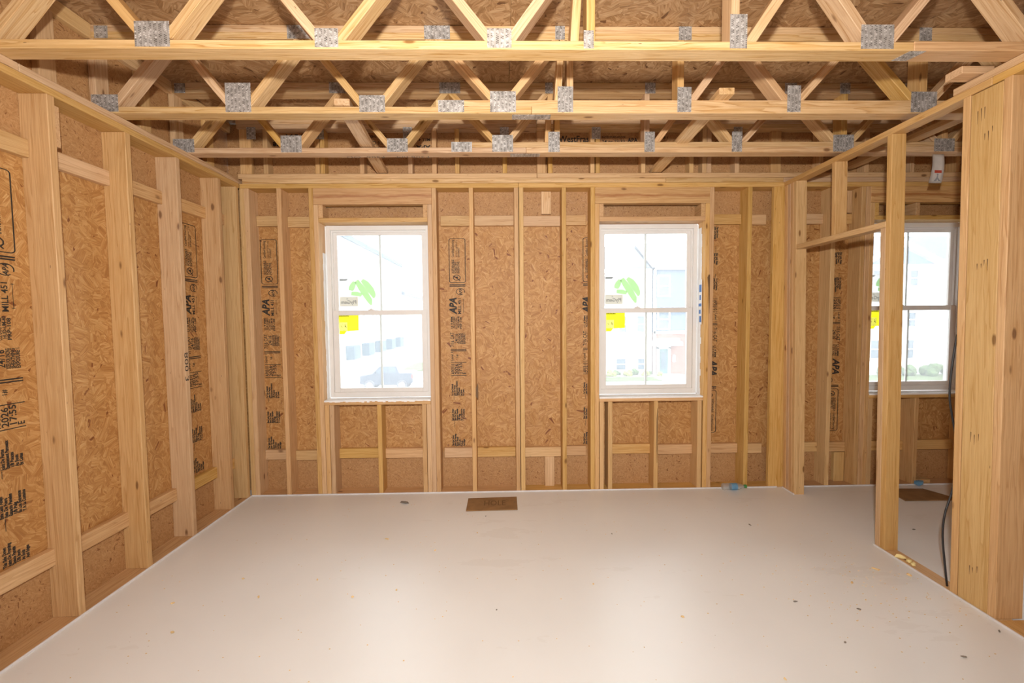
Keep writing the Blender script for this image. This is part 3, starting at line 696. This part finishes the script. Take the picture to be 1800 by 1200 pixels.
# ---------------- floor trusses
def web(t, xb, xt, zb, zt, y, mat, w2=1.06):
    return prism('web', [(xb - w2, zb), (xb + w2, zb), (xt + w2, zt), (xt - w2, zt)], 'y', y, y + 3.5, mat, t, (xt - xb, 0, zt - zb))
def nail_plate(t, x0, x1, z0, z1, y):
    M = frame_of(((x0 + x1) / 2, y - .038, (z0 + z1) / 2), (1, 0, 0), (0, 0, 1))
    return link('nail_plate', beam_mesh(x1 - x0, z1 - z0, .065, M_PLATE, .012), M, t)
def truss(y, label, split, plates_low, plates_top, seed):
    random.seed(seed)
    x0, x1 = XL - 5.2, XE
    t = empty('floor_truss', (50, y + 1.75, 108.45), label, 'truss', 'open-web floor trusses across the room')
    zc = 108.45
    if split is None:
        board('bottom_chord', (x0, 74.6, y, y + 3.5, zc, zc + 1.5), M_PINE, t)
        board('bottom_chord', (74.65, x1, y, y + 3.5, zc, zc + 1.65), M_STUD, t)
    else:
        board('bottom_chord', (x0, 7.1, y, y + 3.5, zc, zc + 1.5), M_PINE, t); board('bottom_chord', (7.15, x1, y, y + 3.5, zc, zc + 1.5), M_PINE, t)
        board('bottom_chord', (split, x1, y, y + 3.5, zc + 1.52, zc + 3.0), M_PINE, t)
    board('top_chord', (x0, 56, y, y + 3.5, 125.0, 126.5), M_PINE, t); board('top_chord', (56.05, x1, y, y + 3.5, 125.0, 126.5), M_PINE, t)
    board('top_chord', (x0, -14, y, y + 3.5, 126.52, 128.02), M_PINE, t); board('top_chord', (-13.95, x1, y, y + 3.5, 126.52, 128.02), M_PINE, t)
    zb = lambda x: zc + (3.0 if split is not None and x > split else 1.5) + (.15 if split is None and x > 74.6 else 0)
    zt = 125.0
    def W_(xb, xt, w2=1.06): web(t, xb, xt, zb(xb), zt, y, random.choice((M_PINE, M_PINE, M_STUD)), w2)
    W_(-88.6, -75.6)
    for n in (-60, -30): W_(n - 1.7, n - 14.0); W_(n + 1.7, n + 14.0)
    W_(-1.7, -14.0); W_(1.7, 13.0)
    W_(13.2, 14.2, .76); W_(16.1, 16.1, .76); W_(42.0, 42.0, .76); W_(44.8, 55.0)
    for n in (68.6,): W_(n - 1.6, n - 12.8); W_(n + 1.6, n + 14.0)
    for n in (99.8, 129.8, 159.8): W_(n - 2.3, n - 15.0); W_(n, n, .85); W_(n + 2.3, n + 15.0)
    board('end_post', (x0 - .1, x0 + 1.4, y, y + 3.5, zc + 1.5, 125.0), M_PINE, t)
    for p in plates_low: nail_plate(t, *p, y)
    for p in plates_top: nail_plate(t, *p, y)
    return t
PT = [(-91.6, -88.6, 125.0, 127.7), (-48.5, -43.0, 125.0, 128.0), (-17.4, -11.5, 125.0, 128.0), (12.7, 14.9, 125.0, 128.0), (41.4, 44.4, 125.0, 128.0), (82.0, 85.5, 125.0, 128.0), (98.2, 101.2, 125.0, 128.0), (117.4, 122.1, 125.0, 128.0)]
t1 = truss(79.6, 'nearest open-web wooden floor truss, its bottom chord one long plank in full flash light', None,
           [(-93.0, -87.2, 108.8, 112.6), (-63.5, -57.5, 108.7, 113.0), (-32.5, -28.4, 108.7, 111.9), (-2.3, 2.0, 108.7, 112.0), (14.8, 16.6, 108.6, 111.7), (41.0, 44.1, 108.7, 114.6), (64.8, 70.8, 108.7, 112.9), (96.8, 103, 108.8, 113.0)], PT, 1)
t2 = truss(103.6, 'middle open-web wooden floor truss, carrying the projecting ends of the two loose braces', -15.0,
           [(-93.1, -87.1, 108.8, 112.6), (-63.0, -57.2, 108.7, 115.2), (-32.6, -26.7, 108.7, 112.5), (-14.5, -8.5, 108.7, 111.4), (-2.5, 3.5, 108.7, 113.4), (13.2, 16.8, 108.7, 114.5), (41.2, 44.5, 108.7, 114.4), (67.2, 70.4, 108.7, 114.8), (96.8, 103, 108.7, 113.4), (126.8, 133, 108.7, 113.4)], PT, 2)
t3 = truss(127.6, 'farthest open-web wooden floor truss, with pencil figures under its chord and a paper tag', -11.5,
           [(-92.7, -86.8, 108.7, 112.4), (-62.6, -56.7, 108.6, 113.3), (-32.6, -26.7, 108.7, 112.5), (-14.3, -8.4, 108.7, 111.5), (-2.6, 3.4, 108.7, 113.4), (13.5, 16.8, 108.6, 114.3), (41.3, 44.3, 108.6, 114.3), (66.8, 69.8, 108.6, 114.3), (96.6, 102.7, 108.6, 113.4), (126.6, 132.7, 108.6, 112.3)], PT, 3)
for t, b in ((t2, (2.6, 11.7, 104.3, 106.7)), (t3, (2.6, 11.2, 128.4, 130.7))):
    board('nail_plate', (b[0], b[1], b[2], b[3], 108.38, 108.44), M_PLATE, t, .01)
prism('nail_plate', [(73.2, 82.7), (76.0, 82.7), (77.0, 79.75), (74.0, 79.75)], 'z', 108.37, 108.44, M_PLATE, t1, None, .01)['label'] = 'shiny splice plate under the chord'
# pencilled figures
bm = bmesh.new(); text_bm(bm, '1-10', 0, 0, 2.6, 7.5)
tag(link('pencil_note', to_mesh(bm, 'pencil_note', M_PENCIL), frame_of((92.6, 79.57, 118.2), (-.707, 0, .707), (-.707, 0, -.707)), t1), kind='stuff')
bm = bmesh.new(); text_bm(bm, 'F306 h/4', 0, 0, 1.3, 9.5); text_bm(bm, 'F306  OD', 13, 0, 1.3, 11)
tag(link('pencil_note', to_mesh(bm, 'pencil_note', M_PENCIL), frame_of((-21.0, 130.2, 108.42), (-1, 0, 0), (0, 1, 0)), t3), kind='stuff')

# rim truss standing on the back wall
rt = empty('rim_truss', (48, D + 1.75, 108.6), 'rim truss standing on top of the back wall, its posts backed by stamped strand board', 'truss')
for (a, b) in ((XL - .2, 12.0), (12.1, XE)):
    board('bottom_chord', (a, b, D - .1, D + 3.5, S + 3.18, S + 4.75), M_PALE, rt)
    board('top_chord', (a, b, D, D + 3.5, 125.0, 126.5), M_PINE, rt); board('top_chord', (a - .2, b - .2, D, D + 3.5, 126.52, 128.0), M_PINE, rt)
for x in (-79.1, -61.9, -60.2, -47.0, -30.8, -22.7, -15.0, 1.1, 16.6, 31.0, 32.8, 48.4, 65.0, 69.5, 71.1, 80.8, 110.0, 126, 142, 158, 174):
    board('post', (x - .75, x + .75, D, D + 3.5, S + 4.78, 124.97), random.choice((M_STUD, M_PALE)), rt)
for (a, b) in ((12.2, 15.2), (93.7, 97.2)): board('post', (a, b, D + 1.9, D + 3.5, S + 4.78, 124.97), M_STUD, rt)
board('post', (-87.7, -83.9, D + .2, D + 1.7, S + 4.78, 124.97), M_STUD, rt)
for x in (-83.5, -31.5, 1.1, 32.2, 80.9, -60.9): nail_plate(rt, x - 1.5, x + 1.5, 121.5, 125.5, D)
rp = []
for (a, b) in ((XL - 5.5, 5.5), (5.5, 101.5), (101.5, XE)):
    rp.append(board('rim_panel', (a + .004, b - .004, D + 3.55, D + 4.3, S + 3.2, 127.9), M_OSBF, rt, 0))
def rim_print(panel, items):
    bm = bmesh.new()
    for (s, x, z, h, wd, bold, fl) in items: text_bm(bm, s, x, z, h, wd, bold, mirror=fl, flip=fl)
    tag(link('printed_stamp', to_mesh(bm, 'printed_stamp', M_INK), frame_of((0, D + 3.51, 0), (1, 0, 0), (0, 0, 1)), panel), kind='stuff')
rim_print(rp[1], [('WestFraser', 20.0, 121.9, 2.2, 13, .06, 0), ('APA', 22.2, 119.0, 2.2, 6, .12, 0), ('RATED STURD-I-FLOOR', 35, 123.2, .7, 8.2, .02, 0),
    ('24 oc 23/32', 35, 121.5, 1.2, 8.0, .02, 0), ('SIZED FOR SPACING', 35, 120.2, .7, 8, .02, 0), ('T&G NET WIDTH', 35, 119.0, .7, 7, .02, 0),
    ('APA', 44.0, 121.8, 1.5, 3.6, .06, 0), ('EXPOSURE 1', 51, 123.0, .8, 7, .02, 0), ('MILL 451', 51, 119.1, .8, 6, .02, 0), ('<----->', 51, 121.0, 1.2, 6, .02, 0)])
rim_print(rp[0], [('WestFraser', -66.5, 122.0, 2.2, 13, .06, 1), ('APA', -68.0, 124.5, 2.2, 6, .12, 1), ('RATED SHEATHING', -39.5, 124.2, .8, 9, .02, 1),
    ('24/16 CAT', -39.0, 122.2, 1.2, 7.0, .02, 1), ('EXPOSURE 1', -38.5, 120.4, .8, 7, .02, 1), ('MILL 451', -24.5, 123.2, 1.0, 5, .02, 1), ('APA', -24.5, 120.9, 1.2, 5, .05, 1), ('PRP-108', -74, 121.6, 1.0, 4, .02, 1)])

# ---------------- loose braces lying on the bottom chords
def brace(xa, ya, xb, yb_, za, zb, label):
    d = Vector((xb - xa, yb_ - ya, zb - za)); L = d.length
    ex = d.normalized(); ey = Vector((-ex.y, ex.x, 0)).normalized(); ez = ex.cross(ey)
    M = Matrix.Translation(Vector(((xa + xb) / 2, (ya + yb_) / 2, (za + zb) / 2 + .76)) * IN) @ Matrix((ex, ey, ez)).transposed().to_4x4()
    o = link('brace', beam_mesh(L, 3.5, 1.5, M_PINE, .1), M); return tag(o, label, 'brace', 'loose braces lying across the truss chords')
brace(-36.4, 103.0, -40.6, 152.8, 110.0, 110.4, 'pale plank brace lying over the truss chords, left one of two, above the left window')
brace(51.6, 101.0, 53.0, 152.8, 111.5, 110.4, 'pale plank brace lying over the truss chords, right one of two, white end grain showing')
o = board('wood_block', (91.6, 98.2, 87.2, 90.6, S + 3.25, S + 4.75), M_PALE); tag(o, 'short offcut of pale lumber lying across the top plate of the right partition', 'wood block')

o = board('brace', (118.2, 121.7, 60.0, D + 1.6, S + 6.05, S + 7.55), M_PALE); tag(o, 'long pale plank laid front to back over the truss chords beyond the right partition', 'brace', 'loose braces lying across the truss chords')

# ---------------- paper tag
tg = empty('paper_tag', (129.6, 127.3, 108.4), 'white paper tag with a red printed bar hanging from the farthest truss', 'tag')
bm = bmesh.new(); N = 10; rows = []
for i in range(N + 1):
    t = i / N; z = 108.42 - 8.4 * t; dx = -.9 * t * t
    rows.append([bm.verts.new(Vector((128.0 + dx + u * (3.55 + .35 * t), 129.4 - .25 * math.sin(t * 3.0) + .05 * math.sin(u * 3.1), z)) * IN) for u in (0, .25, .5, .75, 1)])
for A, B in zip(rows, rows[1:]):
    for j in range(4): bm.faces.new((A[j], A[j + 1], B[j + 1], B[j]))
bmesh.ops.solidify(bm, geom=bm.faces[:], thickness=.02 * IN)
link('paper', to_mesh(bm, 'paper', M_PAPER, True), None, tg)
Mt = frame_of((127.75, 129.0, 100.35), (1, 0, 0), (.05, 0, 1))
bm = bmesh.new(); rect(bm, .65, 2.75, 2.55, 3.35); link('red_bar', to_mesh(bm, 'red_bar', M_RED), Mt, tg)
bm = bmesh.new()
flat(bm, [(1.5, 1.9), (1.75, 1.9), (1.75, 1.2), (2.6, .15), (1.9, .15), (1.6, .75), (1.3, .15), (.5, .15), (1.3, 1.2)])
for j in range(8): pass
flat(bm, [(1.62 + .26 * math.cos(q * .785), 2.1 + .26 * math.sin(q * .785)) for q in range(8)])
link('printed_figure', to_mesh(bm, 'printed_figure', M_GREYP), Mt, tg)

# ---------------- cable
tag(tube('cable', [(99.8, 93.6, 56.5), (99.3, 93.6, 53.0), (98.7, 93.6, 46.8), (98.7, 93.6, 42.5), (99.3, 93.5, 38.5), (100.3, 93.3, 33.0), (100.6, 93.2, 27.0), (99.6, 93.1, 21.5), (98.0, 92.9, 16.5), (97.6, 92.8, 11.5), (98.2, 92.6, 5.0), (98.7, 92.4, .25)], .2, M_CABLE), 'thin black cable hanging in a loop beside the right post and entering the floor plate', 'cable')

# ---------------- things on the floor
hc = empty('hole_cover', (-4.2, 140.2, 0), 'brown hardboard cover with HOLE written on it, in front of the back wall', 'cover')
prism('panel', [(-12.4, 144.7), (4.0, 145.4), (4.0, 135.5), (-12.4, 135.1)], 'z', .03, .33, M_HARDB, hc, (1, 0, 0), .04)
bm = bmesh.new(); text_bm(bm, 'HOLE', 0, 0, 4.0, 7.0, .02)
link('lettering', to_mesh(bm, 'lettering', M_MARK), frame_of((-7.0, 138.6, .36), (1, 0, 0), (0, 1, 0)), hc)
for (x, y) in ((-11.6, 143.6), (3.3, 141.0), (3.2, 136.3), (-11.5, 136.2)): link('nail_head', to_mesh(lathe([(.18, 0), (.18, .06)], 8), 'nail_head', M_DUST), T(x, y, .33) @ Matrix.Rotation(-math.pi / 2, 4, 'Y'), hc)
hc2 = empty('hole_cover', (140, 141.5, 0), 'brown hardboard sheet on the floor of the next room, under the third window', 'cover')
prism('panel', [(133.0, 146.8), (146.0, 146.2), (149.8, 136.6), (131.0, 136.9)], 'z', .03, .33, M_HARDB, hc2, (1, 0, 0), .04)
for (x, y) in ((134.2, 145.6), (145.2, 145.2), (147.9, 137.6), (132.4, 137.8)): link('nail_head', to_mesh(lathe([(.18, 0), (.18, .06)], 8), 'nail_head', M_DUST), T(x, y, .33) @ Matrix.Rotation(-math.pi / 2, 4, 'Y'), hc2)

bt = empty('bottle', (80.7, 148.7, 0), 'clear plastic drink bottle with a green cap lying at the foot of the back wall', 'bottle')
Mb = T(76.4, 148.6, 1.25)
link('bottle_body', to_mesh(lathe([(.5, 0), (1.1, .1), (1.2, .5), (1.12, 1.2), (1.2, 1.8), (1.2, 4.8), (1.1, 5.6), (.75, 6.7), (.5, 7.3), (.48, 7.9)], 18), 'bottle_body', M_BOTTLE, True), Mb, bt)
link('label_band', to_mesh(lathe([(1.205, 3.0), (1.215, 3.05), (1.215, 5.0), (1.205, 5.05)], 18), 'label_band', M_BLUEPL, True), Mb, bt)
link('cap', to_mesh(lathe([(.55, 7.75), (.6, 7.8), (.6, 8.5), (.52, 8.6)], 14), 'cap', M_GREENCAP), Mb, bt)

def scrap(name, x, y, s, mat, label, cat, seed, hz=.25, z=0, grp=None):
    random.seed(seed); bm = bmesh.new()
    bmesh.ops.create_icosphere(bm, subdivisions=1, radius=1)
    for v in bm.verts: v.co = Vector((v.co.x * s[0] * random.uniform(.6, 1.2), v.co.y * s[1] * random.uniform(.6, 1.2), (v.co.z + .95) * hz * random.uniform(.7, 1.1))) * IN
    mz = min(v.co.z for v in bm.verts)
    for v in bm.verts: v.co.z -= mz
    return tag(link(name, to_mesh(bm, name, mat), T(x, y, z) @ Matrix.Rotation(random.uniform(0, 3.1), 4, 'Z')), label, cat, grp)
scrap('plastic_scrap', 147.3, 149.0, (2.0, 1.4), M_BLUEPL, 'crumpled blue plastic scrap at the back wall under the third window', 'scrap', 1, 1.6)
tag(board('wood_offcut', (148.6, 153.2, 150.8, 153.6, .22, 1.7), M_PALE), 'small pale wood offcut on the bottom plate beside the blue plastic scrap', 'wood block')
scrap('dark_scrap', -33.2, 142.2, (1.9, .8), M_DUST, 'grey torn scrap on the floor below the left window', 'scrap', 2, .5)
chips = [(-32.9, 118.5, 1.3, .35), (-24.6, 95.4, .55, .3), (-33.7, 93.3, .6, .4), (-65.4, 83.5, 1.0, .5), (-54.5, 94.0, .9, .45), (88.7, 99.5, 1.5, .4), (94.4, 97.0, 1.0, .8), (78.8, 94.5, .9, .5), (35.8, 84.6, .6, .4), (-18.5, 112.0, .5, .3), (-72.0, 92.5, .8, .35), (46.6, 68.9, .5, .3), (-44.2, 100.0, .5, .3), (-62, 101, .5, .3), (20, 96, .4, .3), (-8, 121, .4, .3)]
ORD = 'first second third fourth fifth sixth seventh eighth ninth tenth eleventh twelfth thirteenth fourteenth fifteenth sixteenth'.split()
chips.sort(key=lambda c: c[0] / c[1])
for i, (x, y, a, b) in enumerate(chips):
    scrap('wood_chip', x, y, (a * .7, b * .7), M_CHIP, 'tiny pale wood chip on the white floor, %s of sixteen counting from the left' % ORD[i], 'wood chip', 20 + i, .22, 0, 'pale wood chips on the white floor')
darks = [(71.4, 122.7, .9, .25), (61.6, 88.5, .9, .25), (73.0, 85.7, .75, .25), (115.8, 118.2, .9, .3), (63.0, 76.7, .5, .3), (81.3, 72.7, .9, .3), (96.0, 78.6, .7, .25), (-6.0, 131.5, .35, .3), (-2.0, 88.0, .3, .2), (30.0, 119.0, .4, .2)]
darks[6] = (94.6, 78.6, .7, .25); darks.sort(key=lambda c: c[0] / c[1])
for i, (x, y, a, b) in enumerate(darks):
    scrap('dark_fleck', x, y, (a * .7, b * .7), M_DUST, 'small dark splinter on the white floor, %s of ten counting from the left' % ORD[i], 'splinter', 60 + i, .18, 0, 'dark splinters on the white floor')
for i, (x, y, s_) in enumerate(((98.6, 103.6, 1.5), (98.9, 101.7, 1.1), (98.5, 100.3, .9))):
    scrap('foam_crumb', x, y, (s_, s_ * .6), M_FOAM, ('farthest and largest', 'middle', 'nearest and smallest')[i] + ' of three yellow foam crumbs on the bottom plate of the right partition', 'foam crumb', 90 + i, .6, .2, 'yellow foam crumbs on the plate')
# sawdust: specks nobody could count
random.seed(11); bm = bmesh.new()
for i in range(420):
    x, y = (random.gauss(80, 10), random.gauss(92, 9)) if i < 170 else (random.uniform(-84, 96), random.uniform(55, 148))
    if x > 96 or x < -86: continue
    s_ = random.uniform(.05, .13); bm_box(bm, x - s_, x + s_, y - s_ * .7, y + s_ * .7, .0, .06)
tag(link('sawdust', to_mesh(bm, 'sawdust', M_CHIP)), 'scattered specks of sawdust over the white floor', 'sawdust', None, 'stuff')

# ------------------------------------------------------------------ outside, one storey below
G = -148.0
def omat(name, c, r=.7, var=.06): return plain(name, c, r, 0, .3, var)
M_ASPH = omat('asphalt', (0.40, 0.40, 0.40)); M_CONC = omat('concrete', (0.50, 0.49, 0.475)); M_LAWN = omat('lawn_green', (0.085, 0.115, 0.04), .9, .25)
M_SIDW = omat('white_siding', (0.80, 0.80, 0.79)); M_SIDB = omat('blue_grey_siding', (0.11, 0.14, 0.185)); M_ROOF = omat('grey_shingle', (0.095, 0.108, 0.125), .8, .12)
M_TRIMW = omat('white_trim', (0.84, 0.84, 0.84)); M_PANE = plain('dark_pane', (0.07, 0.095, 0.12), .15, 0, .6); M_DOORT = omat('teal_door', (0.10, 0.16, 0.16)); M_BOXG = omat('slate_box', (0.06, 0.09, 0.115))
M_LEAF = omat('shrub_green', (0.08, 0.12, 0.045), .9, .4); M_LEAFY = omat('shrub_yellow', (0.20, 0.22, 0.06), .9, .3); M_CARB = plain('car_paint', (0.035, 0.045, 0.065), .3, 0, .6); M_TYRE = omat('tyre', (0.09, 0.09, 0.1)); M_RIM = plain('alloy', (0.6, 0.6, 0.62), .3, .6)
M_MULCH = omat('mulch', (0.20, 0.17, 0.15), .9, .3)
def brick_mat():
    k = NT('red_brick'); co, oi = k.coords()
    b = k.N('ShaderNodeTexBrick', {'Vector': co, 'Color1': (0.20, 0.085, 0.06, 1), 'Color2': (0.24, 0.115, 0.085, 1), 'Mortar': (0.28, 0.25, 0.22, 1), 'Scale': 1.0, 'Mortar Size': .2, 'Brick Width': 8.0, 'Row Height': 2.6})
    return k.base(b.outputs[0], .8)
M_BRICK = brick_mat()
gd = empty('ground', (0, 1600, G), kind='structure')
board('street', (-2600, 2600, 162, 1395, G - 6, G), M_ASPH, gd, 0)
board('lot', (-2600, 2600, 1395, 9000, G - 6, G + .5), M_CONC, gd, 0)
board('lawn', (620, 1650, 1180, 1475, G, G + 4), M_LAWN, gd, 0)
board('lawn', (-420, -120, 1760, 2100, G, G + 4), M_LAWN, gd, 0)
board('lawn', (330, 520, 1410, 1490, G, G + 3), M_LAWN, gd, 0)
board('planting_bed', (330, 560, 1490, 1560, G, G + 5), M_MULCH, gd, 0)
board('walkway', (560, 640, 1395, 1560, G, G + 4), M_CONC, gd, 0)
prism('walkway', [(1060, 1230), (1180, 1230), (1560, 1120), (1560, 1060)], 'z', G + 3.8, G + 4.6, M_CONC, gd, None, 0)
for i in range(6): board('kerb', (-300 + i * 4, -40 + i * 4, 1420 + i * 75, 1424 + i * 75, G, G + 5), M_TRIMW, gd, 0)

def ext_window(bd, x0, x1, z0, z1, y, ax='y', sgn=-1):
    """white frame proud of the wall with two dark panes"""
    def B(u0, u1, d0, d1, a, b): return (u0, u1, *sorted((y + sgn * d0, y + sgn * d1)), a, b) if ax == 'y' else (*sorted((y + sgn * d0, y + sgn * d1)), u0, u1, a, b)
    zm = (z0 + z1) / 2
    f = multi('window', [B(x0 - 5, x0, 0, 3, z0 - 5, z1 + 5), B(x1, x1 + 5, 0, 3, z0 - 5, z1 + 5), B(x0, x1, 0, 3, z0 - 5, z0), B(x0, x1, 0, 3, z1, z1 + 5), B(x0, x1, 0, 2.5, zm - 1.5, zm + 1.5)], M_TRIMW, bd)
    for a, b in ((z0, zm - 1.5), (zm + 1.5, z1)): board('pane', B(x0, x1, .2, 1.0, a, b), M_PANE, f, 0)
def gable_roof(bd, x0, x1, y0_, y1_, ze, zr, mat, ov=14):
    """ridge along X"""
    ym = (y0_ + y1_) / 2
    prism('roof', [(y0_ - ov, ze - 4), (ym, zr), (y1_ + ov, ze - 4), (y1_ + ov, ze - 10), (y0_ - ov, ze - 10)], 'x', x0 - ov, x1 + ov, mat, bd, None, 0)
    board('fascia', (x0 - ov, x1 + ov, y0_ - ov - 3, y0_ - ov, ze - 15, ze - 2), M_TRIMW, bd, 0)

# row of white town houses running away on the left
rw = empty('row_house', (-760, 2450, G), 'long white row house with repeated paired windows, seen through the left window', 'building')
board('wall', (-1100, -685, 1500, 2960, G, 415), M_SIDW, rw, 0)
board('cornice', (-1110, -673, 1490, 2968, 415, 436), M_BOXG, rw, 0)
board('parapet', (-1104, -680, 1496, 2964, 436, 442), M_TRIMW, rw, 0)
for i in range(5):
    yb0 = 1830 + i * 215
    for (za, zb_) in ((318, 368), (196, 246), (66, 116), (-30, 16)):
        for q in (0, 62): ext_window(rw, yb0 + 20 + q, yb0 + 58 + q, za, zb_, -685, 'x', 1)
    bx = multi('utility_box', [(-684, -648, yb0 + 70, yb0 + 160, -112, -50)], M_BOXG, rw, 1.5)
rw2 = empty('row_house', (-760, 3600, G), 'lower white row house with a grey hipped roof standing beyond the long white row', 'building')
board('wall', (-1100, -690, 3010, 4300, G, 235), M_SIDW, rw2, 0)
prism('roof', [(-1120, 232), (-895, 330), (-672, 250), (-672, 232)], 'y', 3000, 4310, M_ROOF, rw2, None, 0)
for i in range(5):
    for za in (150, 30):
        for q in (0, 70): ext_window(rw2, 3060 + i * 240 + q, 3105 + i * 240 + q, za, za + 55, -690, 'x', 1)
# town house with the brick entry
th = empty('townhouse', (520, 1620, G), 'town house with white and blue-grey siding over a brick entry, seen through the middle window', 'building')
board('wall', (150, 540, 1570, 1990, G, 225), M_SIDW, th, 0)['label'] = 'white siding wall'
board('wall', (541, 980, 1560, 1990, 8, 232), M_SIDB, th, 0)['label'] = 'blue-grey siding wall'
board('wall', (541, 980, 1560, 1990, G, 6), M_BRICK, th, 0)['label'] = 'red brick ground floor'
board('band', (541, 980, 1554, 1560, 2, 12), M_TRIMW, th, 0); board('downpipe', (526, 536, 1560, 1569, G, 222), M_TRIMW, th, 0)
board('corner_board', (541, 549, 1554, 1560, G, 232), M_TRIMW, th, 0)
gable_roof(th, 150, 520, 1570, 1990, 236, 350, M_ROOF); gable_roof(th, 556, 980, 1560, 1990, 246, 362, M_ROOF)
prism('valley_trim', [(446, 352), (462, 352), (548, 240), (534, 240)], 'y', 1540, 1552, M_TRIMW, th, None, 0)
for (x0, x1, z0, z1, y) in ((560, 597, 140, 208, 1560), (560, 597, 22, 86, 1560), (486, 512, 8, 66, 1570), (420, 446, 8, 66, 1570), (410, 444, -128, -88, 1570), (488, 522, -128, -88, 1570), (420, 446, 140, 205, 1570), (700, 740, 140, 208, 1560), (700, 740, 22, 86, 1560)): ext_window(th, x0, x1, z0, z1, y)
multi('canopy', [(536, 634, 1520, 1560, -40, -26), (545, 626, 1526, 1560, -26, -14)], M_TRIMW, th, 1)
dr = multi('entry_door', [(562, 594, 1556, 1559, G + 4, -52)], M_DOORT, th); multi('door_frame', [(554, 562, 1552, 1560, G, -46), (594, 602, 1552, 1560, G, -46), (554, 602, 1552, 1560, -52, -44)], M_TRIMW, dr)
board('door_glass', (569, 587, 1554.6, 1555.8, -126, -64), M_PANE, dr, 0); board('step', (550, 606, 1530, 1560, G, G + 5), M_CONC, th, 0)
board('wall_lamp', (612, 620, 1552, 1560, -100, -75), M_TRIMW, th, 1)
# town house with a porch gable
t3h = empty('townhouse', (1500, 1620, G), 'pale town house with a front gable and porch, seen through the third window', 'building')
board('wall', (1150, 2000, 1560, 2000, G, 250), M_SIDW, t3h, 0)
gable_roof(t3h, 1150, 2000, 1560, 2000, 262, 385, M_ROOF)
prism('front_gable', [(1300, 236), (1420, 300), (1555, 236)], 'y', 1530, 1562, M_SIDB, t3h, None, 0)
prism('gable_trim', [(1290, 240), (1420, 312), (1565, 240), (1565, 256), (1420, 330), (1290, 256)], 'y', 1524, 1534, M_TRIMW, t3h, None, 0)
board('gable_eave', (1290, 1565, 1522, 1560, 226, 240), M_TRIMW, t3h, 0)
for (x0, x1, z0, z1) in ((1478, 1506, 168, 222), (1474, 1503, 20, 70), (1470, 1500, -96, -30), (1340, 1370, 168, 222), (1340, 1370, 20, 70), (1340, 1370, -96, -30)): ext_window(t3h, x0, x1, z0, z1, 1560)
board('porch_post', (1562, 1574, 1500, 1512, G, 40), M_TRIMW, t3h, 0); board('porch_post', (1700, 1712, 1500, 1512, G, 40), M_TRIMW, t3h, 0); board('porch_beam', (1550, 1720, 1494, 1560, 40, 62), M_TRIMW, t3h, 0)
prism('stone_veneer', [(1590, G), (1640, G), (1640, -10), (1618, -10), (1618, 30), (1590, 30)], 'y', 1552, 1560, M_CONC, t3h, None, 0)
# shrubs
SH = None
def shrub(x, y, r, mat, label, seed):
    random.seed(seed); bm = bmesh.new()
    for q in range(7):
        c = Vector((random.uniform(-.6, .6), random.uniform(-.5, .5), random.uniform(.35, 1.0))) * r
        g = bmesh.ops.create_icosphere(bm, subdivisions=2, radius=1)
        for v in g['verts']: v.co = (v.co.normalized() * r * random.uniform(.42, .62) + c) * IN
    return tag(link('shrub', to_mesh(bm, 'shrub', mat), T(x, y, G + 3)), label, 'shrub', 'shrubs along the house fronts')
SHR = [(345, 1530, 16, 0), (378, 1512, 17, 1), (406, 1540, 14, 0), (436, 1512, 16, 1), (468, 1538, 17, 0), (500, 1510, 15, 1), (520, 1545, 13, 0), (545, 1506, 12, 1)]
for i, (x, y, r, q) in enumerate(SHR):
    nm = ('yellow-green' if q else 'dark green')
    shrub(x, y, r, M_LEAFY if q else M_LEAF, ['%s shrub in the bed before the white siding, %s from its left end' % (nm, w_) for w_ in ('first', 'second', 'third', 'fourth', 'fifth', 'sixth', 'seventh', 'eighth')][i], 200 + i)
for i, (x, y, r) in enumerate(((1300, 1445, 30), (1370, 1448, 27), (1440, 1440, 32), (1510, 1446, 26), (1580, 1442, 30))):
    shrub(x, y, r, M_LEAF, 'green shrub before the pale porch house, %s of five from the left' % ('first', 'second', 'third', 'fourth', 'fifth')[i], 220 + i)
shrub(-250, 1790, 26, M_LEAF, 'low green shrub on the lawn behind the parked car', 240)
# parked car, side on
cr = empty('car', (-352, 1316, G), 'dark blue-grey pickup parked side on, seen through the left window', 'car')
XC, YC = -430, 1290
prism('body', [(XC + 2, G + 20), (XC + 4, G + 44), (XC + 40, G + 50), (XC + 62, G + 72), (XC + 112, G + 73), (XC + 120, G + 52), (XC + 158, G + 52), (XC + 160, G + 22), (XC + 140, G + 16), (XC + 20, G + 16)], 'y', YC, YC + 68, M_CARB, cr, None, 2)
sg = prism('side_window', [(XC + 50, G + 52), (XC + 66, G + 68), (XC + 84, G + 69), (XC + 84, G + 52)], 'y', YC - .4, YC + .6, M_PANE, cr, None, .1)
prism('side_window', [(XC + 88, G + 52), (XC + 88, G + 69), (XC + 108, G + 69), (XC + 114, G + 52)], 'y', YC - .4, YC + .6, M_PANE, cr, None, .1)
for x in (XC + 32, XC + 128):
    for y in (YC + 2, YC + 58):
        wh = link('wheel', to_mesh(lathe([(8, -4), (14.5, -4.5), (15.5, -3), (15.5, 3), (14.5, 4.5), (8, 4)], 24), 'wheel', M_TYRE, False), T(x, y, G + 15.5) @ Matrix.Rotation(math.pi / 2, 4, 'Z'), cr)
        link('rim', to_mesh(lathe([(2, -4.9), (9, -4.4), (9, 4.4), (2, 4.9)], 12), 'rim', M_RIM), T(x, y, G + 15.5) @ Matrix.Rotation(math.pi / 2, 4, 'Z'), wh)
board('mirror', (XC + 46, XC + 51, YC - 7, YC, G + 50, G + 57), M_CARB, cr, 1)
board('tail_lamp', (XC + 157, XC + 160.5, YC - .5, YC + 4, G + 36, G + 46), M_RED, cr, .2)
